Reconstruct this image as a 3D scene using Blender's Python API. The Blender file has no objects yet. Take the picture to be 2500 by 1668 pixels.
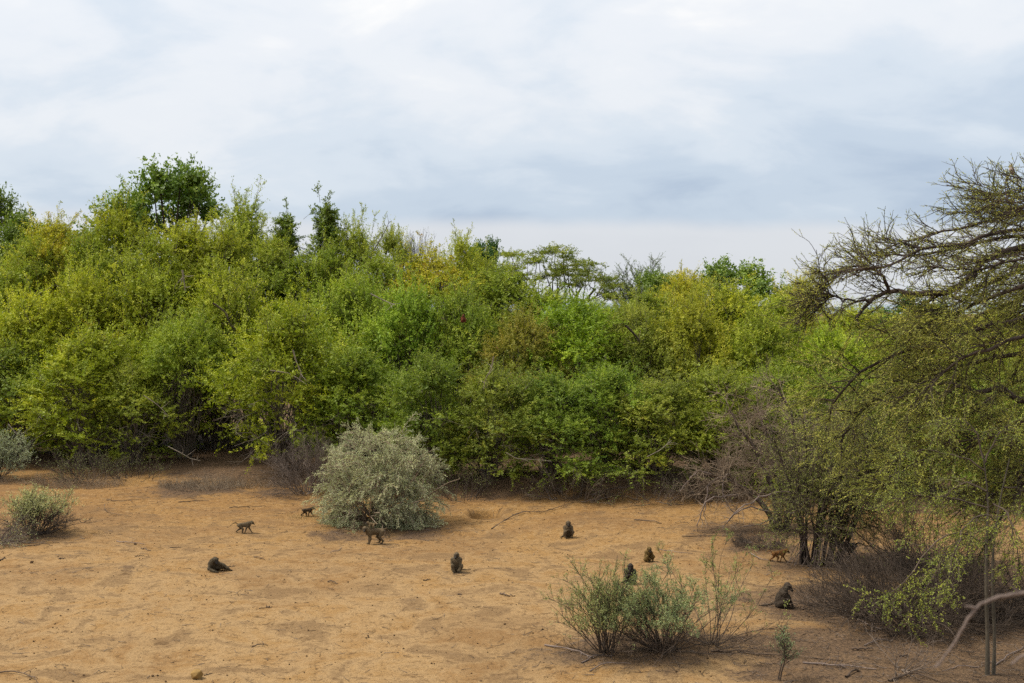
import bpy, math
import numpy as np
from mathutils import Vector
sc = bpy.context.scene
COL = sc.collection
R = math.radians
PI = math.pi

# ------------------------------------------------------------------ camera
F, CAM_H = 2778.0, 7.5                       # focal length in photo pixels (2500 wide), eye height
PITCH = math.atan(74.0 / F)
cam_d = bpy.data.cameras.new("camera")
cam = bpy.data.objects.new("camera", cam_d)
COL.objects.link(cam)
cam.location = (0, 0, CAM_H)
cam.rotation_euler = (PI / 2 - PITCH, 0, 0)
cam_d.sensor_width = 36.0
cam_d.lens = 36.0 * F / 2500.0
cam_d.clip_start = 0.1
cam_d.clip_end = 20000
cam_d.dof.use_dof = True
cam_d.dof.focus_distance = 40.0
cam_d.dof.aperture_fstop = 2.0
sc.camera = cam

# ------------------------------------------------------------------ light
SUN_AZ, SUN_EL = R(-84), R(57)               # azimuth from +Y towards +X, elevation
SUN_DIR = Vector((math.sin(SUN_AZ) * math.cos(SUN_EL), math.cos(SUN_AZ) * math.cos(SUN_EL), math.sin(SUN_EL)))
world = bpy.data.worlds.new("World")
sc.world = world
world.use_nodes = True
wn, wl = world.node_tree.nodes, world.node_tree.links
wn.clear()


def nd(nodes, t, **kw):
    n = nodes.new(t)
    for k, v in kw.items():
        setattr(n, k, v)
    return n


def build_sky():
    L = wl.new
    out = nd(wn, "ShaderNodeOutputWorld")
    mixs = nd(wn, "ShaderNodeMixShader")
    bg1 = nd(wn, "ShaderNodeBackground")
    bg2 = nd(wn, "ShaderNodeBackground")
    sky = nd(wn, "ShaderNodeTexSky", sky_type="NISHITA")
    sky.sun_disc = False
    sky.sun_elevation = SUN_EL
    sky.sun_rotation = SUN_AZ
    bg1.inputs[1].default_value = 0.12
    L(sky.outputs[0], bg1.inputs[0])
    tc = nd(wn, "ShaderNodeTexCoord")
    sep = nd(wn, "ShaderNodeSeparateXYZ")
    L(tc.outputs["Generated"], sep.inputs[0])

    def math_(op, a, b=None, c=None, clamp=False):
        m = nd(wn, "ShaderNodeMath", operation=op)
        m.use_clamp = clamp
        for i, v in enumerate((a, b, c)):
            if v is None:
                continue
            if isinstance(v, (int, float)):
                m.inputs[i].default_value = v
            else:
                L(v, m.inputs[i])
        return m.outputs[0]
    zc = math_("MAXIMUM", sep.outputs[2], 0.0)
    den = math_("ADD", zc, 0.36)
    u = math_("DIVIDE", sep.outputs[0], den)
    v = math_("DIVIDE", sep.outputs[1], den)
    comb = nd(wn, "ShaderNodeCombineXYZ")
    L(u, comb.inputs[0]); L(v, comb.inputs[1])

    def noise(scale, detail, rough, off, dist=0.0, src=None):
        mp = nd(wn, "ShaderNodeMapping")
        mp.inputs["Location"].default_value = off
        mp.inputs["Scale"].default_value = (scale, scale * 1.25, scale)
        L((src or comb).outputs[0], mp.inputs[0])
        n = nd(wn, "ShaderNodeTexNoise")
        n.inputs["Scale"].default_value = 1.0
        n.inputs["Detail"].default_value = detail
        n.inputs["Roughness"].default_value = rough
        n.inputs["Distortion"].default_value = dist
        L(mp.outputs[0], n.inputs["Vector"])
        return n.outputs["Fac"]
    big = noise(1.3, 2, 0.45, (3.1, 1.7, 0), 0.3)
    mid = noise(3.6, 5, 0.52, (7.3, 2.2, 4), 0.4)
    fine = noise(9.5, 5, 0.55, (1.3, 9.2, 2), 0.2)
    s1 = math_("MULTIPLY_ADD", mid, 0.75, math_("MULTIPLY", big, 0.75))
    s2 = math_("MULTIPLY_ADD", fine, 0.20, s1)          # about 0.86 mean
    # brighter towards the veiled sun
    dotn = nd(wn, "ShaderNodeVectorMath", operation="DOT_PRODUCT")
    L(tc.outputs["Generated"], dotn.inputs[0])
    dotn.inputs[1].default_value = SUN_DIR
    glow = math_("MULTIPLY_ADD", dotn.outputs["Value"], 0.5, 0.5)
    s3 = math_("MULTIPLY_ADD", glow, 0.95, math_("MULTIPLY_ADD", s2, 1.18, -0.42))
    # lower deck is seen edge on and greyer
    low = math_("MULTIPLY_ADD", zc, 2.0, -0.55)
    low = math_("MINIMUM", low, 0.0)
    s4 = math_("ADD", s3, low)
    ramp = nd(wn, "ShaderNodeValToRGB")
    cr = ramp.color_ramp
    cr.interpolation = "EASE"
    for p, c in ((0.55, (0.40, 0.51, 0.71)), (0.78, (0.57, 0.67, 0.81)), (0.95, (0.74, 0.80, 0.87)), (1.16, (0.92, 0.92, 0.93)), (1.42, (1.12, 1.09, 1.03))):
        pass
    stops = [(0.0, (0.46, 0.555, 0.69)), (0.28, (0.58, 0.67, 0.78)), (0.50, (0.70, 0.77, 0.85)), (0.72, (0.83, 0.86, 0.90)), (1.0, (1.02, 1.00, 0.97))]
    cr.elements[0].position, cr.elements[0].color = stops[0][0], (*stops[0][1], 1)
    cr.elements[1].position, cr.elements[1].color = stops[-1][0], (*stops[-1][1], 1)
    for p, c in stops[1:-1]:
        e = cr.elements.new(p)
        e.color = (*c, 1)
    L(math_("MULTIPLY_ADD", s4, 1.0, -0.45, clamp=True), ramp.inputs[0])
    # clear pale strip below the edge of the deck, near the horizon
    az = math_("MULTIPLY", sep.outputs[0], 2.2)
    combe = nd(wn, "ShaderNodeCombineXYZ")
    L(az, combe.inputs[0])
    edge_n = noise(1.6, 4, 0.6, (2.2, 0, 5), 0, combe)
    edge = math_("MULTIPLY_ADD", edge_n, 0.03, math_("MULTIPLY_ADD", sep.outputs[0], -0.014, 0.066))
    strip = nd(wn, "ShaderNodeMapRange", interpolation_type="SMOOTHSTEP")
    L(math_("SUBTRACT", edge, sep.outputs[2]), strip.inputs[0])
    strip.inputs[1].default_value = -0.004
    strip.inputs[2].default_value = 0.012
    mixc = nd(wn, "ShaderNodeMixRGB")
    mixc.inputs[2].default_value = (0.76, 0.775, 0.81, 1)
    L(math_("MULTIPLY", strip.outputs[0], 0.85), mixc.inputs[0])
    L(ramp.outputs[0], mixc.inputs[1])
    # below the horizon: dusty ground light
    belo = nd(wn, "ShaderNodeMapRange")
    L(sep.outputs[2], belo.inputs[0])
    belo.inputs[1].default_value = -0.002
    belo.inputs[2].default_value = -0.03
    mixb = nd(wn, "ShaderNodeMixRGB")
    mixb.inputs[2].default_value = (0.28, 0.22, 0.15, 1)
    L(belo.outputs[0], mixb.inputs[0])
    L(mixc.outputs[0], mixb.inputs[1])
    zen = nd(wn, "ShaderNodeMixRGB", blend_type="MULTIPLY")       # an overcast sky is brighter overhead
    zen.inputs[0].default_value = 1.0
    L(mixb.outputs[0], zen.inputs[1])
    L(math_("MULTIPLY_ADD", zc, 0.45, 0.97), zen.inputs[2])
    L(zen.outputs[0], bg2.inputs[0])
    bg2.inputs[1].default_value = 1.0
    mixs.inputs[0].default_value = 0.93
    L(bg1.outputs[0], mixs.inputs[1])
    L(bg2.outputs[0], mixs.inputs[2])
    L(mixs.outputs[0], out.inputs[0])


build_sky()
sun_d = bpy.data.lights.new("sun", "SUN")
sun_d.energy = 5.0
sun_d.angle = R(14)
sun_d.color = (1.0, 0.93, 0.80)
sun = bpy.data.objects.new("sun", sun_d)
COL.objects.link(sun)
sun.rotation_euler = SUN_DIR.to_track_quat("Z", "Y").to_euler()
sc.view_settings.view_transform = "Standard"
sc.view_settings.look = "None"
sc.view_settings.exposure = 0.0
sc.view_settings.gamma = 1.0
sc.cycles.max_bounces = 4
sc.cycles.diffuse_bounces = 1
sc.cycles.glossy_bounces = 1
sc.cycles.transmission_bounces = 2
sc.cycles.use_denoising = False
sc.cycles.sample_clamp_indirect = 2.0
sc.cycles.sample_clamp_direct = 6.0
sc.cycles.use_adaptive_sampling = True
sc.cycles.adaptive_threshold = 0.02

# ------------------------------------------------------------------ helpers: pixels to places


def ray(px, py):
    x, z = (px - 1250.0) / F, (834.0 - py) / F
    c, s = math.cos(PITCH), math.sin(PITCH)
    return np.array([x, c + z * s, -s + z * c])


def gp(px, py, z=0.0):
    d = ray(px, py)
    t = (z - CAM_H) / d[2]
    return np.array([d[0] * t, d[1] * t, z])


def at(px, py, Y):
    d = ray(px, py)
    t = Y / d[1]
    return np.array([d[0] * t, Y, CAM_H + d[2] * t])


def rng_(seed):
    return np.random.default_rng(seed)


def unit(v):
    return v / np.maximum(np.linalg.norm(v, axis=-1, keepdims=True), 1e-9)


EX = np.array([-60, -24, -17, -13.5, -9, -2, 3, 8, 12, 20, 60.0])
EY = np.array([58, 54.5, 51.5, 49.8, 48, 44.6, 44.6, 44.2, 42.5, 41, 40.0])


def edge_y(x):
    return np.interp(x, EX, EY)


_rn = rng_(5)
_nk = _rn.normal(size=(14, 2)) * np.array([0.25] * 5 + [0.9] * 5 + [2.2] * 4)[:, None]
_np = _rn.uniform(0, 2 * PI, 14)
_na = np.array([0.05] * 5 + [0.016] * 5 + [0.006] * 4)
PIT = gp(1186, 1247)


def gz(x, y):
    x = np.asarray(x, float); y = np.asarray(y, float)
    z = np.zeros(np.broadcast(x, y).shape)
    for k, p, a in zip(_nk, _np, _na):
        z = z + a * np.sin(k[0] * x + k[1] * y + p)
    t = np.clip((y - edge_y(x) - 0.6) / 2.2, 0, 1)
    amp = 0.25 + 0.75 * np.exp(-((x - 4.0) / 5.0) ** 2)
    z = z + t * t * (3 - 2 * t) * amp
    # a burrow dug into the foot of the bank
    dx, dy = (x - PIT[0]) / 0.50, (y - PIT[1] - 0.15) / 0.70
    z = z - 0.85 * np.exp(-(dx * dx + dy * dy) ** 2)
    z = z + 0.14 * np.exp(-((x - PIT[0] + 0.75) / 0.5) ** 2 - ((y - PIT[1] - 0.3) / 0.5) ** 2)
    z = z + 0.16 * np.exp(-((x - PIT[0] - 0.7) / 0.5) ** 2 - ((y - PIT[1] - 0.5) / 0.5) ** 2)
    return z


def gpos(px, py):
    p = gp(px, py)
    for _ in range(3):
        p = gp(px, py, float(gz(p[0], p[1])))
    return p

# ------------------------------------------------------------------ helpers: meshes


def mesh_from(name, verts, faces, attrs=None, smooth=False, mat=None):
    """faces: one int array (n,3)/(n,4) or a list of such arrays"""
    me = bpy.data.meshes.new(name)
    verts = np.ascontiguousarray(verts, np.float32)
    if not isinstance(faces, (list, tuple)):
        faces = [faces]
    faces = [np.asarray(f, np.int32) for f in faces if len(f)]
    me.vertices.add(len(verts))
    me.vertices.foreach_set("co", verts.ravel())
    loops = np.concatenate([f.ravel() for f in faces])
    tot = np.concatenate([np.full(len(f), f.shape[1], np.int32) for f in faces])
    start = np.concatenate([[0], np.cumsum(tot)[:-1]]).astype(np.int32)
    me.loops.add(len(loops))
    me.loops.foreach_set("vertex_index", loops)
    me.polygons.add(len(tot))
    me.polygons.foreach_set("loop_start", start)
    me.polygons.foreach_set("loop_total", tot)
    if smooth:
        me.polygons.foreach_set("use_smooth", np.ones(len(tot), bool))
    for k, a in (attrs or {}).items():
        a = np.asarray(a, np.float32)
        if a.ndim == 1:
            at_ = me.attributes.new(k, "FLOAT", "POINT")
            at_.data.foreach_set("value", a)
        else:
            at_ = me.attributes.new(k, "FLOAT_COLOR", "POINT")
            if a.shape[1] == 3:
                a = np.concatenate([a, np.ones((len(a), 1), np.float32)], 1)
            at_.data.foreach_set("color", np.ascontiguousarray(a).ravel())
    me.update(calc_edges=True)
    if mat is not None:
        me.materials.append(mat)
    return me


def ob(name, data, parent=None, loc=None, rot=None, scale=None):
    o = bpy.data.objects.new(name, data)
    COL.objects.link(o)
    if parent is not None:
        o.parent = parent
    if loc is not None:
        o.location = [float(v) for v in loc]
    if rot is not None:
        o.rotation_euler = rot
    if scale is not None:
        o.scale = scale
    return o


def tag(o, label, cat, group=None, kind=None):
    if label:
        o["label"] = label
    if cat:
        o["category"] = cat
    if group:
        o["group"] = group
    if kind:
        o["kind"] = kind
    return o


def tubes(P, r0, r1, sides=4, power=1.0, knob=None):
    """P (n,k,3) polylines -> verts, quads"""
    n, k, _ = P.shape
    T = np.empty_like(P)
    T[:, 1:-1] = P[:, 2:] - P[:, :-2]
    T[:, 0] = P[:, 1] - P[:, 0]
    T[:, -1] = P[:, -1] - P[:, -2]
    T = unit(T)
    ref = np.tile(np.array([0.31, 0.17, 0.93]), (n, 1))
    par = np.abs((T[:, 0] * ref).sum(-1)) > 0.9
    ref[par] = (0.9, 0.3, 0.1)
    U = unit(np.cross(T, ref[:, None, :]))
    V = np.cross(T, U)
    r0 = np.broadcast_to(np.asarray(r0, float), (n,))
    r1 = np.broadcast_to(np.asarray(r1, float), (n,))
    t = np.linspace(0, 1, k) ** power
    rad = r0[:, None] * (1 - t) + r1[:, None] * t
    if knob is not None:
        rad = rad * knob
    a = np.arange(sides) * 2 * PI / sides
    ring = U[:, :, None, :] * np.cos(a)[None, None, :, None] + V[:, :, None, :] * np.sin(a)[None, None, :, None]
    verts = P[:, :, None, :] + ring * rad[:, :, None, None]
    idx = np.arange(n * k * sides).reshape(n, k, sides)
    A, B = idx[:, :-1], idx[:, 1:]
    A2, B2 = np.roll(A, -1, 2), np.roll(B, -1, 2)
    q = np.stack([A, A2, B2, B], -1).reshape(-1, 4)
    return verts.reshape(-1, 3), q


def join(parts):
    vs, fs, off = [], [], 0
    for v, f in parts:
        vs.append(v)
        fs.append(f + off)
        off += len(v)
    return np.concatenate(vs), np.concatenate(fs)


def grow(start, d, length, k, curl, grav, rng):
    """smoothly wandering polylines: start (n,3), d (n,3), length (n,)"""
    n = len(start)
    P = np.empty((n, k, 3))
    P[:, 0] = start
    d = unit(np.asarray(d, float))
    step = np.broadcast_to(np.asarray(length, float), (n,)) / (k - 1)
    w = rng.normal(size=(n, 3)) * curl
    g = np.broadcast_to(np.asarray(grav, float), (n,))
    for i in range(1, k):
        w = 0.55 * w + rng.normal(size=(n, 3)) * curl * 0.7
        d = d + w
        d[:, 2] += g
        d = unit(d)
        P[:, i] = P[:, i - 1] + d * step[:, None]
    return P


def sample(P, idx, t):
    """points and tangents at parameter t on polylines idx"""
    k = P.shape[1]
    s = np.clip(t, 0, 0.9999) * (k - 1)
    i = s.astype(int)
    f = (s - i)[:, None]
    a, b = P[idx, i], P[idx, i + 1]
    return a * (1 - f) + b * f, unit(b - a)


def kids(P, per, tmin, tmax, length, k, curl, grav, spread, along, up, rng, lvar=0.35, taper=0.4):
    n = len(P)
    idx = np.repeat(np.arange(n), per)
    t = rng.uniform(tmin, tmax, len(idx))
    p, tan = sample(P, idx, t)
    rnd = unit(rng.normal(size=p.shape))
    d = tan * along + rnd * spread
    d[:, 2] += up
    ln = length * (1 + lvar * rng.uniform(-1, 1, len(idx))) * (1 - taper * t)
    return grow(p, d, ln, k, curl, grav, rng), idx


def leaves_on(P, per, tmin, tmax, L, W, rng, off=0.02, along=0.6, rnd=0.8, up=0.2, base_tint=None, face=None):
    n = len(P)
    idx = np.repeat(np.arange(n), per)
    t = rng.uniform(tmin, tmax, len(idx))
    p, tan = sample(P, idx, t)
    d = unit(tan * along + unit(rng.normal(size=p.shape)) * rnd + np.array([0, 0, up]))
    p = p + rng.normal(size=p.shape) * off
    nr = unit(rng.normal(size=p.shape) * 0.9 + np.array([0, 0, 0.7])) if face is None else unit(rng.normal(size=p.shape) * 0.33 + np.array([0, 0, 0.35]) + unit(p - face[idx]))
    l = L * rng.uniform(0.65, 1.25, len(p))
    w = W * rng.uniform(0.7, 1.2, len(p))
    bt = rng.uniform(0, 1, n) if base_tint is None else base_tint
    tint = np.clip(bt[idx] * 0.82 + rng.uniform(0, 0.18, len(p)), 0, 1)
    return p, d, nr, l, w, tint


def leaf_mesh(name, parts, mat):
    p, d, nr, l, w, tint = [np.concatenate(x) for x in zip(*parts)]
    side = unit(np.cross(d, nr))
    nr = np.cross(side, d)
    l, w = l[:, None], w[:, None]
    mid = p + d * l * 0.5
    V = np.stack([p, mid + side * w * 0.5 + nr * w * 0.18, p + d * l, mid - side * w * 0.5 + nr * w * 0.18], 1)
    n = len(p)
    b = np.arange(n)[:, None] * 4
    f = np.concatenate([b + np.array([[0, 1, 2]]), b + np.array([[0, 2, 3]])])
    return mesh_from(name, V.reshape(-1, 3), f, {"tint": np.repeat(tint, 4)}, mat=mat)


def blob_noise(p, rng, freq, n=6):
    """smooth pseudo noise about -1..1 on points"""
    s = np.zeros(len(p))
    for _ in range(n):
        kv = rng.normal(size=3) * freq
        s += np.sin(p @ kv + rng.uniform(0, 6.28))
    return s / math.sqrt(n)

# ------------------------------------------------------------------ materials


def new_mat(name):
    m = bpy.data.materials.new(name)
    m.use_nodes = True
    m.node_tree.nodes.clear()
    return m, m.node_tree.nodes, m.node_tree.links.new


def leaf_mat(name, autumn=(0.30, 0.15, 0.025), young=(0.24, 0.25, 0.03), transl=0.30, spec=0.25):
    """colour comes from the plant (object colour), each leaf varies a little, alpha = share of turned leaves"""
    m, N, L = new_mat(name)
    out = nd(N, "ShaderNodeOutputMaterial")
    oi = nd(N, "ShaderNodeObjectInfo")
    at_ = nd(N, "ShaderNodeAttribute", attribute_name="tint")
    hsv = nd(N, "ShaderNodeHueSaturation")
    mr = nd(N, "ShaderNodeMapRange")
    mr.inputs[3].default_value = 0.52
    mr.inputs[4].default_value = 1.48
    L(at_.outputs["Fac"], mr.inputs[0])
    L(mr.outputs[0], hsv.inputs["Value"])
    mh = nd(N, "ShaderNodeMapRange")
    mh.inputs[3].default_value = 0.522
    mh.inputs[4].default_value = 0.472
    L(at_.outputs["Fac"], mh.inputs[0])
    L(mh.outputs[0], hsv.inputs["Hue"])
    L(oi.outputs["Color"], hsv.inputs["Color"])
    # turned leaves: the ones whose tint lies above 1 - alpha
    sub = nd(N, "ShaderNodeMath", operation="SUBTRACT")
    sub.inputs[0].default_value = 1.0
    L(oi.outputs["Alpha"], sub.inputs[1])
    st = nd(N, "ShaderNodeMapRange")
    L(at_.outputs["Fac"], st.inputs[0])
    L(sub.outputs[0], st.inputs[1])
    ad = nd(N, "ShaderNodeMath", operation="ADD")
    ad.inputs[1].default_value = 0.12
    L(sub.outputs[0], ad.inputs[0])
    L(ad.outputs[0], st.inputs[2])
    st.inputs[4].default_value = 0.8
    mx = nd(N, "ShaderNodeMixRGB")
    mx.inputs[2].default_value = (*autumn, 1)
    L(st.outputs[0], mx.inputs[0])
    L(hsv.outputs[0], mx.inputs[1])
    b = nd(N, "ShaderNodeBsdfPrincipled")
    b.inputs["Roughness"].default_value = 0.55
    b.inputs["Specular IOR Level"].default_value = spec
    L(mx.outputs[0], b.inputs["Base Color"])
    tr = nd(N, "ShaderNodeBsdfTranslucent")
    g = nd(N, "ShaderNodeMixRGB", blend_type="MULTIPLY")
    g.inputs[0].default_value = 1
    g.inputs[2].default_value = (1.15, 1.25, 0.75, 1)
    L(mx.outputs[0], g.inputs[1])
    L(g.outputs[0], tr.inputs[0])
    ms = nd(N, "ShaderNodeMixShader")
    ms.inputs[0].default_value = transl
    L(b.outputs[0], ms.inputs[1])
    L(tr.outputs[0], ms.inputs[2])
    L(ms.outputs[0], out.inputs[0])
    return m


def wood_mat(name, c1, c2, scale=14.0, bump=0.5):
    m, N, L = new_mat(name)
    out = nd(N, "ShaderNodeOutputMaterial")
    tc = nd(N, "ShaderNodeTexCoord")
    mp = nd(N, "ShaderNodeMapping")
    mp.inputs["Scale"].default_value = (1, 1, 0.35)
    L(tc.outputs["Object"], mp.inputs[0])
    n = nd(N, "ShaderNodeTexNoise")
    n.inputs["Scale"].default_value = scale
    n.inputs["Detail"].default_value = 5
    n.inputs["Roughness"].default_value = 0.65
    L(mp.outputs[0], n.inputs["Vector"])
    n2 = nd(N, "ShaderNodeTexNoise")
    n2.inputs["Scale"].default_value = 1.1
    n2.inputs["Detail"].default_value = 3
    L(tc.outputs["Object"], n2.inputs["Vector"])
    r = nd(N, "ShaderNodeValToRGB")
    r.color_ramp.elements[0].position, r.color_ramp.elements[0].color = 0.36, (*c1, 1)
    r.color_ramp.elements[1].position, r.color_ramp.elements[1].color = 0.66, (*c2, 1)
    a = nd(N, "ShaderNodeMath", operation="MULTIPLY_ADD")
    a.inputs[1].default_value = 0.6
    L(n2.outputs[0], a.inputs[0])
    b_ = nd(N, "ShaderNodeMath", operation="MULTIPLY")
    b_.inputs[1].default_value = 0.4
    L(n.outputs[0], b_.inputs[0])
    L(b_.outputs[0], a.inputs[2])
    L(a.outputs[0], r.inputs[0])
    b = nd(N, "ShaderNodeBsdfPrincipled")
    b.inputs["Roughness"].default_value = 0.85
    b.inputs["Specular IOR Level"].default_value = 0.2
    L(r.outputs[0], b.inputs["Base Color"])
    bp = nd(N, "ShaderNodeBump")
    bp.inputs["Strength"].default_value = bump
    bp.inputs["Distance"].default_value = 0.02
    L(n.outputs[0], bp.inputs["Height"])
    L(bp.outputs[0], b.inputs["Normal"])
    L(b.outputs[0], out.inputs[0])
    return m


M_LEAF = leaf_mat("thicket_leaf")
M_LEAF_GLOSS = leaf_mat("broad_leaf", transl=0.25, spec=0.5)
M_LEAF_GREY = leaf_mat("silver_leaf", autumn=(0.27, 0.25, 0.10), transl=0.22, spec=0.2)
M_BARK = wood_mat("thicket_bark", (0.055, 0.042, 0.030), (0.19, 0.16, 0.125))
M_BARK_DARK = wood_mat("acacia_bark", (0.018, 0.013, 0.011), (0.085, 0.062, 0.048))
M_TWIG_GREY = wood_mat("dry_twig", (0.060, 0.044, 0.035), (0.215, 0.170, 0.138))
M_TWIG_BROWN = wood_mat("brown_twig", (0.034, 0.025, 0.019), (0.110, 0.082, 0.062))
M_TWIG_PALE = wood_mat("pale_twig", (0.115, 0.082, 0.056), (0.31, 0.238, 0.170))
M_BARK_OLIVE = wood_mat("olive_bark", (0.035, 0.030, 0.022), (0.125, 0.105, 0.078))
M_STICK = wood_mat("fallen_stick", (0.035, 0.024, 0.018), (0.16, 0.11, 0.075), 30)
M_DEADWOOD = wood_mat("weathered_branch", (0.10, 0.076, 0.066), (0.23, 0.178, 0.152), 20)


def ground_mat():
    m, N, L = new_mat("sandy_soil")
    out = nd(N, "ShaderNodeOutputMaterial")
    geo = nd(N, "ShaderNodeNewGeometry")

    def noise(s, det, ro, dist=0.0, sc_=(1, 1, 1)):
        mp = nd(N, "ShaderNodeMapping")
        mp.inputs["Scale"].default_value = sc_
        L(geo.outputs["Position"], mp.inputs[0])
        n = nd(N, "ShaderNodeTexNoise")
        n.inputs["Scale"].default_value = s
        n.inputs["Detail"].default_value = det
        n.inputs["Roughness"].default_value = ro
        n.inputs["Distortion"].default_value = dist
        L(mp.outputs[0], n.inputs["Vector"])
        return n.outputs["Fac"]

    def mr(v, a, b, c, d):
        x = nd(N, "ShaderNodeMapRange", interpolation_type="SMOOTHSTEP")
        L(v, x.inputs[0])
        for i, q in enumerate((a, b, c, d)):
            x.inputs[i + 1].default_value = q
        return x.outputs[0]

    def mix(f, a, b, mode="MIX"):
        x = nd(N, "ShaderNodeMixRGB", blend_type=mode)
        for i, q in enumerate((f, a, b)):
            if isinstance(q, tuple):
                x.inputs[i].default_value = (*q, 1)
            elif isinstance(q, (int, float)):
                x.inputs[i].default_value = q
            else:
                L(q, x.inputs[i])
        return x.outputs[0]
    big = noise(0.22, 5, 0.6, 0.8)
    med = noise(0.75, 5, 0.6, 0.6)
    sml = noise(4.2, 6, 0.68, 0.8)
    fin = noise(17.0, 5, 0.72)
    orange, pale, brown = (0.195, 0.104, 0.037), (0.285, 0.186, 0.090), (0.080, 0.046, 0.021)
    c = mix(mr(big, 0.40, 0.60, 0, 1), orange, (0.240, 0.134, 0.046))
    sep = nd(N, "ShaderNodeSeparateXYZ")
    L(geo.outputs["Position"], sep.inputs[0])
    near = mr(sep.outputs[1], 28.0, 47.0, 0.95, 0.0)      # the trampled near part is paler, sandier
    nm = nd(N, "ShaderNodeMath", operation="MULTIPLY")
    L(near, nm.inputs[0]); L(mr(med, 0.36, 0.56, 0.25, 1), nm.inputs[1])
    c = mix(nm.outputs[0], c, pale)
    c = mix(mr(sml, 0.50, 0.64, 0, 0.7), c, pale)
    c = mix(mr(med, 0.52, 0.62, 0, 0.6), c, (0.135, 0.082, 0.040))
    stk = noise(7.0, 6, 0.75, 1.5, (0.55, 1.0, 1.0))
    c = mix(mr(stk, 0.44, 0.36, 0, 0.8), c, (0.115, 0.066, 0.030))
    c = mix(mr(stk, 0.56, 0.66, 0, 0.6), c, (0.31, 0.212, 0.115))
    c = mix(mr(sml, 0.45, 0.34, 0, 0.7), c, brown)
    c = mix(mr(big, 0.48, 0.36, 0, 0.3), c, (0.150, 0.088, 0.040))
    c = mix(mr(fin, 0.45, 0.33, 0, 0.8), c, (0.085, 0.050, 0.026))
    c = mix(mr(fin, 0.58, 0.72, 0, 0.4), c, (0.30, 0.208, 0.115))
    lit = nd(N, "ShaderNodeAttribute", attribute_name="litter")  # litter mask; at lower right its darkening also paints in tree shade
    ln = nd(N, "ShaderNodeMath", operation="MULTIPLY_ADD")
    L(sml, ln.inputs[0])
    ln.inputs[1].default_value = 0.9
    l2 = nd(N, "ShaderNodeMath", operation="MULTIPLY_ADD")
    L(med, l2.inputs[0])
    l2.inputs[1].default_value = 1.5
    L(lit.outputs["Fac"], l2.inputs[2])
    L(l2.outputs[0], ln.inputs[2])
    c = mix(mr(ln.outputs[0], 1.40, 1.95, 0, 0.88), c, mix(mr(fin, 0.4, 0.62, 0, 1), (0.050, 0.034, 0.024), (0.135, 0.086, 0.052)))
    b = nd(N, "ShaderNodeBsdfPrincipled")
    b.inputs["Roughness"].default_value = 0.95
    b.inputs["Specular IOR Level"].default_value = 0.1
    L(c, b.inputs["Base Color"])
    h = nd(N, "ShaderNodeMath", operation="MULTIPLY_ADD")
    L(sml, h.inputs[0])
    h.inputs[1].default_value = 2.0
    L(fin, h.inputs[2])
    bp = nd(N, "ShaderNodeBump")
    bp.inputs["Strength"].default_value = 0.7
    bp.inputs["Distance"].default_value = 0.05
    L(h.outputs[0], bp.inputs["Height"])
    L(bp.outputs[0], b.inputs["Normal"])
    L(b.outputs[0], out.inputs[0])
    return m


M_GROUND = ground_mat()


def fur_mat():
    m, N, L = new_mat("baboon_fur")
    out = nd(N, "ShaderNodeOutputMaterial")
    at_ = nd(N, "ShaderNodeAttribute", attribute_name="coat")
    tc = nd(N, "ShaderNodeTexCoord")
    n = nd(N, "ShaderNodeTexNoise")
    n.inputs["Scale"].default_value = 55
    n.inputs["Detail"].default_value = 3
    L(tc.outputs["Object"], n.inputs["Vector"])
    mr = nd(N, "ShaderNodeMapRange")
    mr.inputs[1].default_value, mr.inputs[2].default_value = 0.3, 0.7
    mr.inputs[3].default_value, mr.inputs[4].default_value = 0.6, 1.45
    L(n.outputs[0], mr.inputs[0])
    mx = nd(N, "ShaderNodeMixRGB", blend_type="MULTIPLY")
    mx.inputs[0].default_value = 1
    L(at_.outputs["Color"], mx.inputs[1])
    L(mr.outputs[0], mx.inputs[2])
    b = nd(N, "ShaderNodeBsdfPrincipled")
    b.inputs["Roughness"].default_value = 0.8
    b.inputs["Specular IOR Level"].default_value = 0.15
    L(mx.outputs[0], b.inputs["Base Color"])
    bp = nd(N, "ShaderNodeBump")
    bp.inputs["Strength"].default_value = 0.6
    bp.inputs["Distance"].default_value = 0.02
    L(n.outputs[0], bp.inputs["Height"])
    L(bp.outputs[0], b.inputs["Normal"])
    L(b.outputs[0], out.inputs[0])
    return m


M_FUR = fur_mat()


def plain_mat(name, c, rough=0.6, spec=0.3):
    m, N, L = new_mat(name)
    out = nd(N, "ShaderNodeOutputMaterial")
    b = nd(N, "ShaderNodeBsdfPrincipled")
    tc = nd(N, "ShaderNodeTexCoord")
    n = nd(N, "ShaderNodeTexNoise")
    n.inputs["Scale"].default_value = 9
    L(tc.outputs["Object"], n.inputs["Vector"])
    mx = nd(N, "ShaderNodeMixRGB")
    mx.inputs[1].default_value = (c[0] * 0.6, c[1] * 0.6, c[2] * 0.6, 1)
    mx.inputs[2].default_value = (min(c[0] * 1.4, 1), min(c[1] * 1.4, 1), min(c[2] * 1.4, 1), 1)
    L(n.outputs[0], mx.inputs[0])
    L(mx.outputs[0], b.inputs["Base Color"])
    b.inputs["Roughness"].default_value = rough
    b.inputs["Specular IOR Level"].default_value = spec
    L(b.outputs[0], out.inputs[0])
    return m


M_EYE = plain_mat("eye", (0.01, 0.006, 0.004), 0.2, 0.5)

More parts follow.
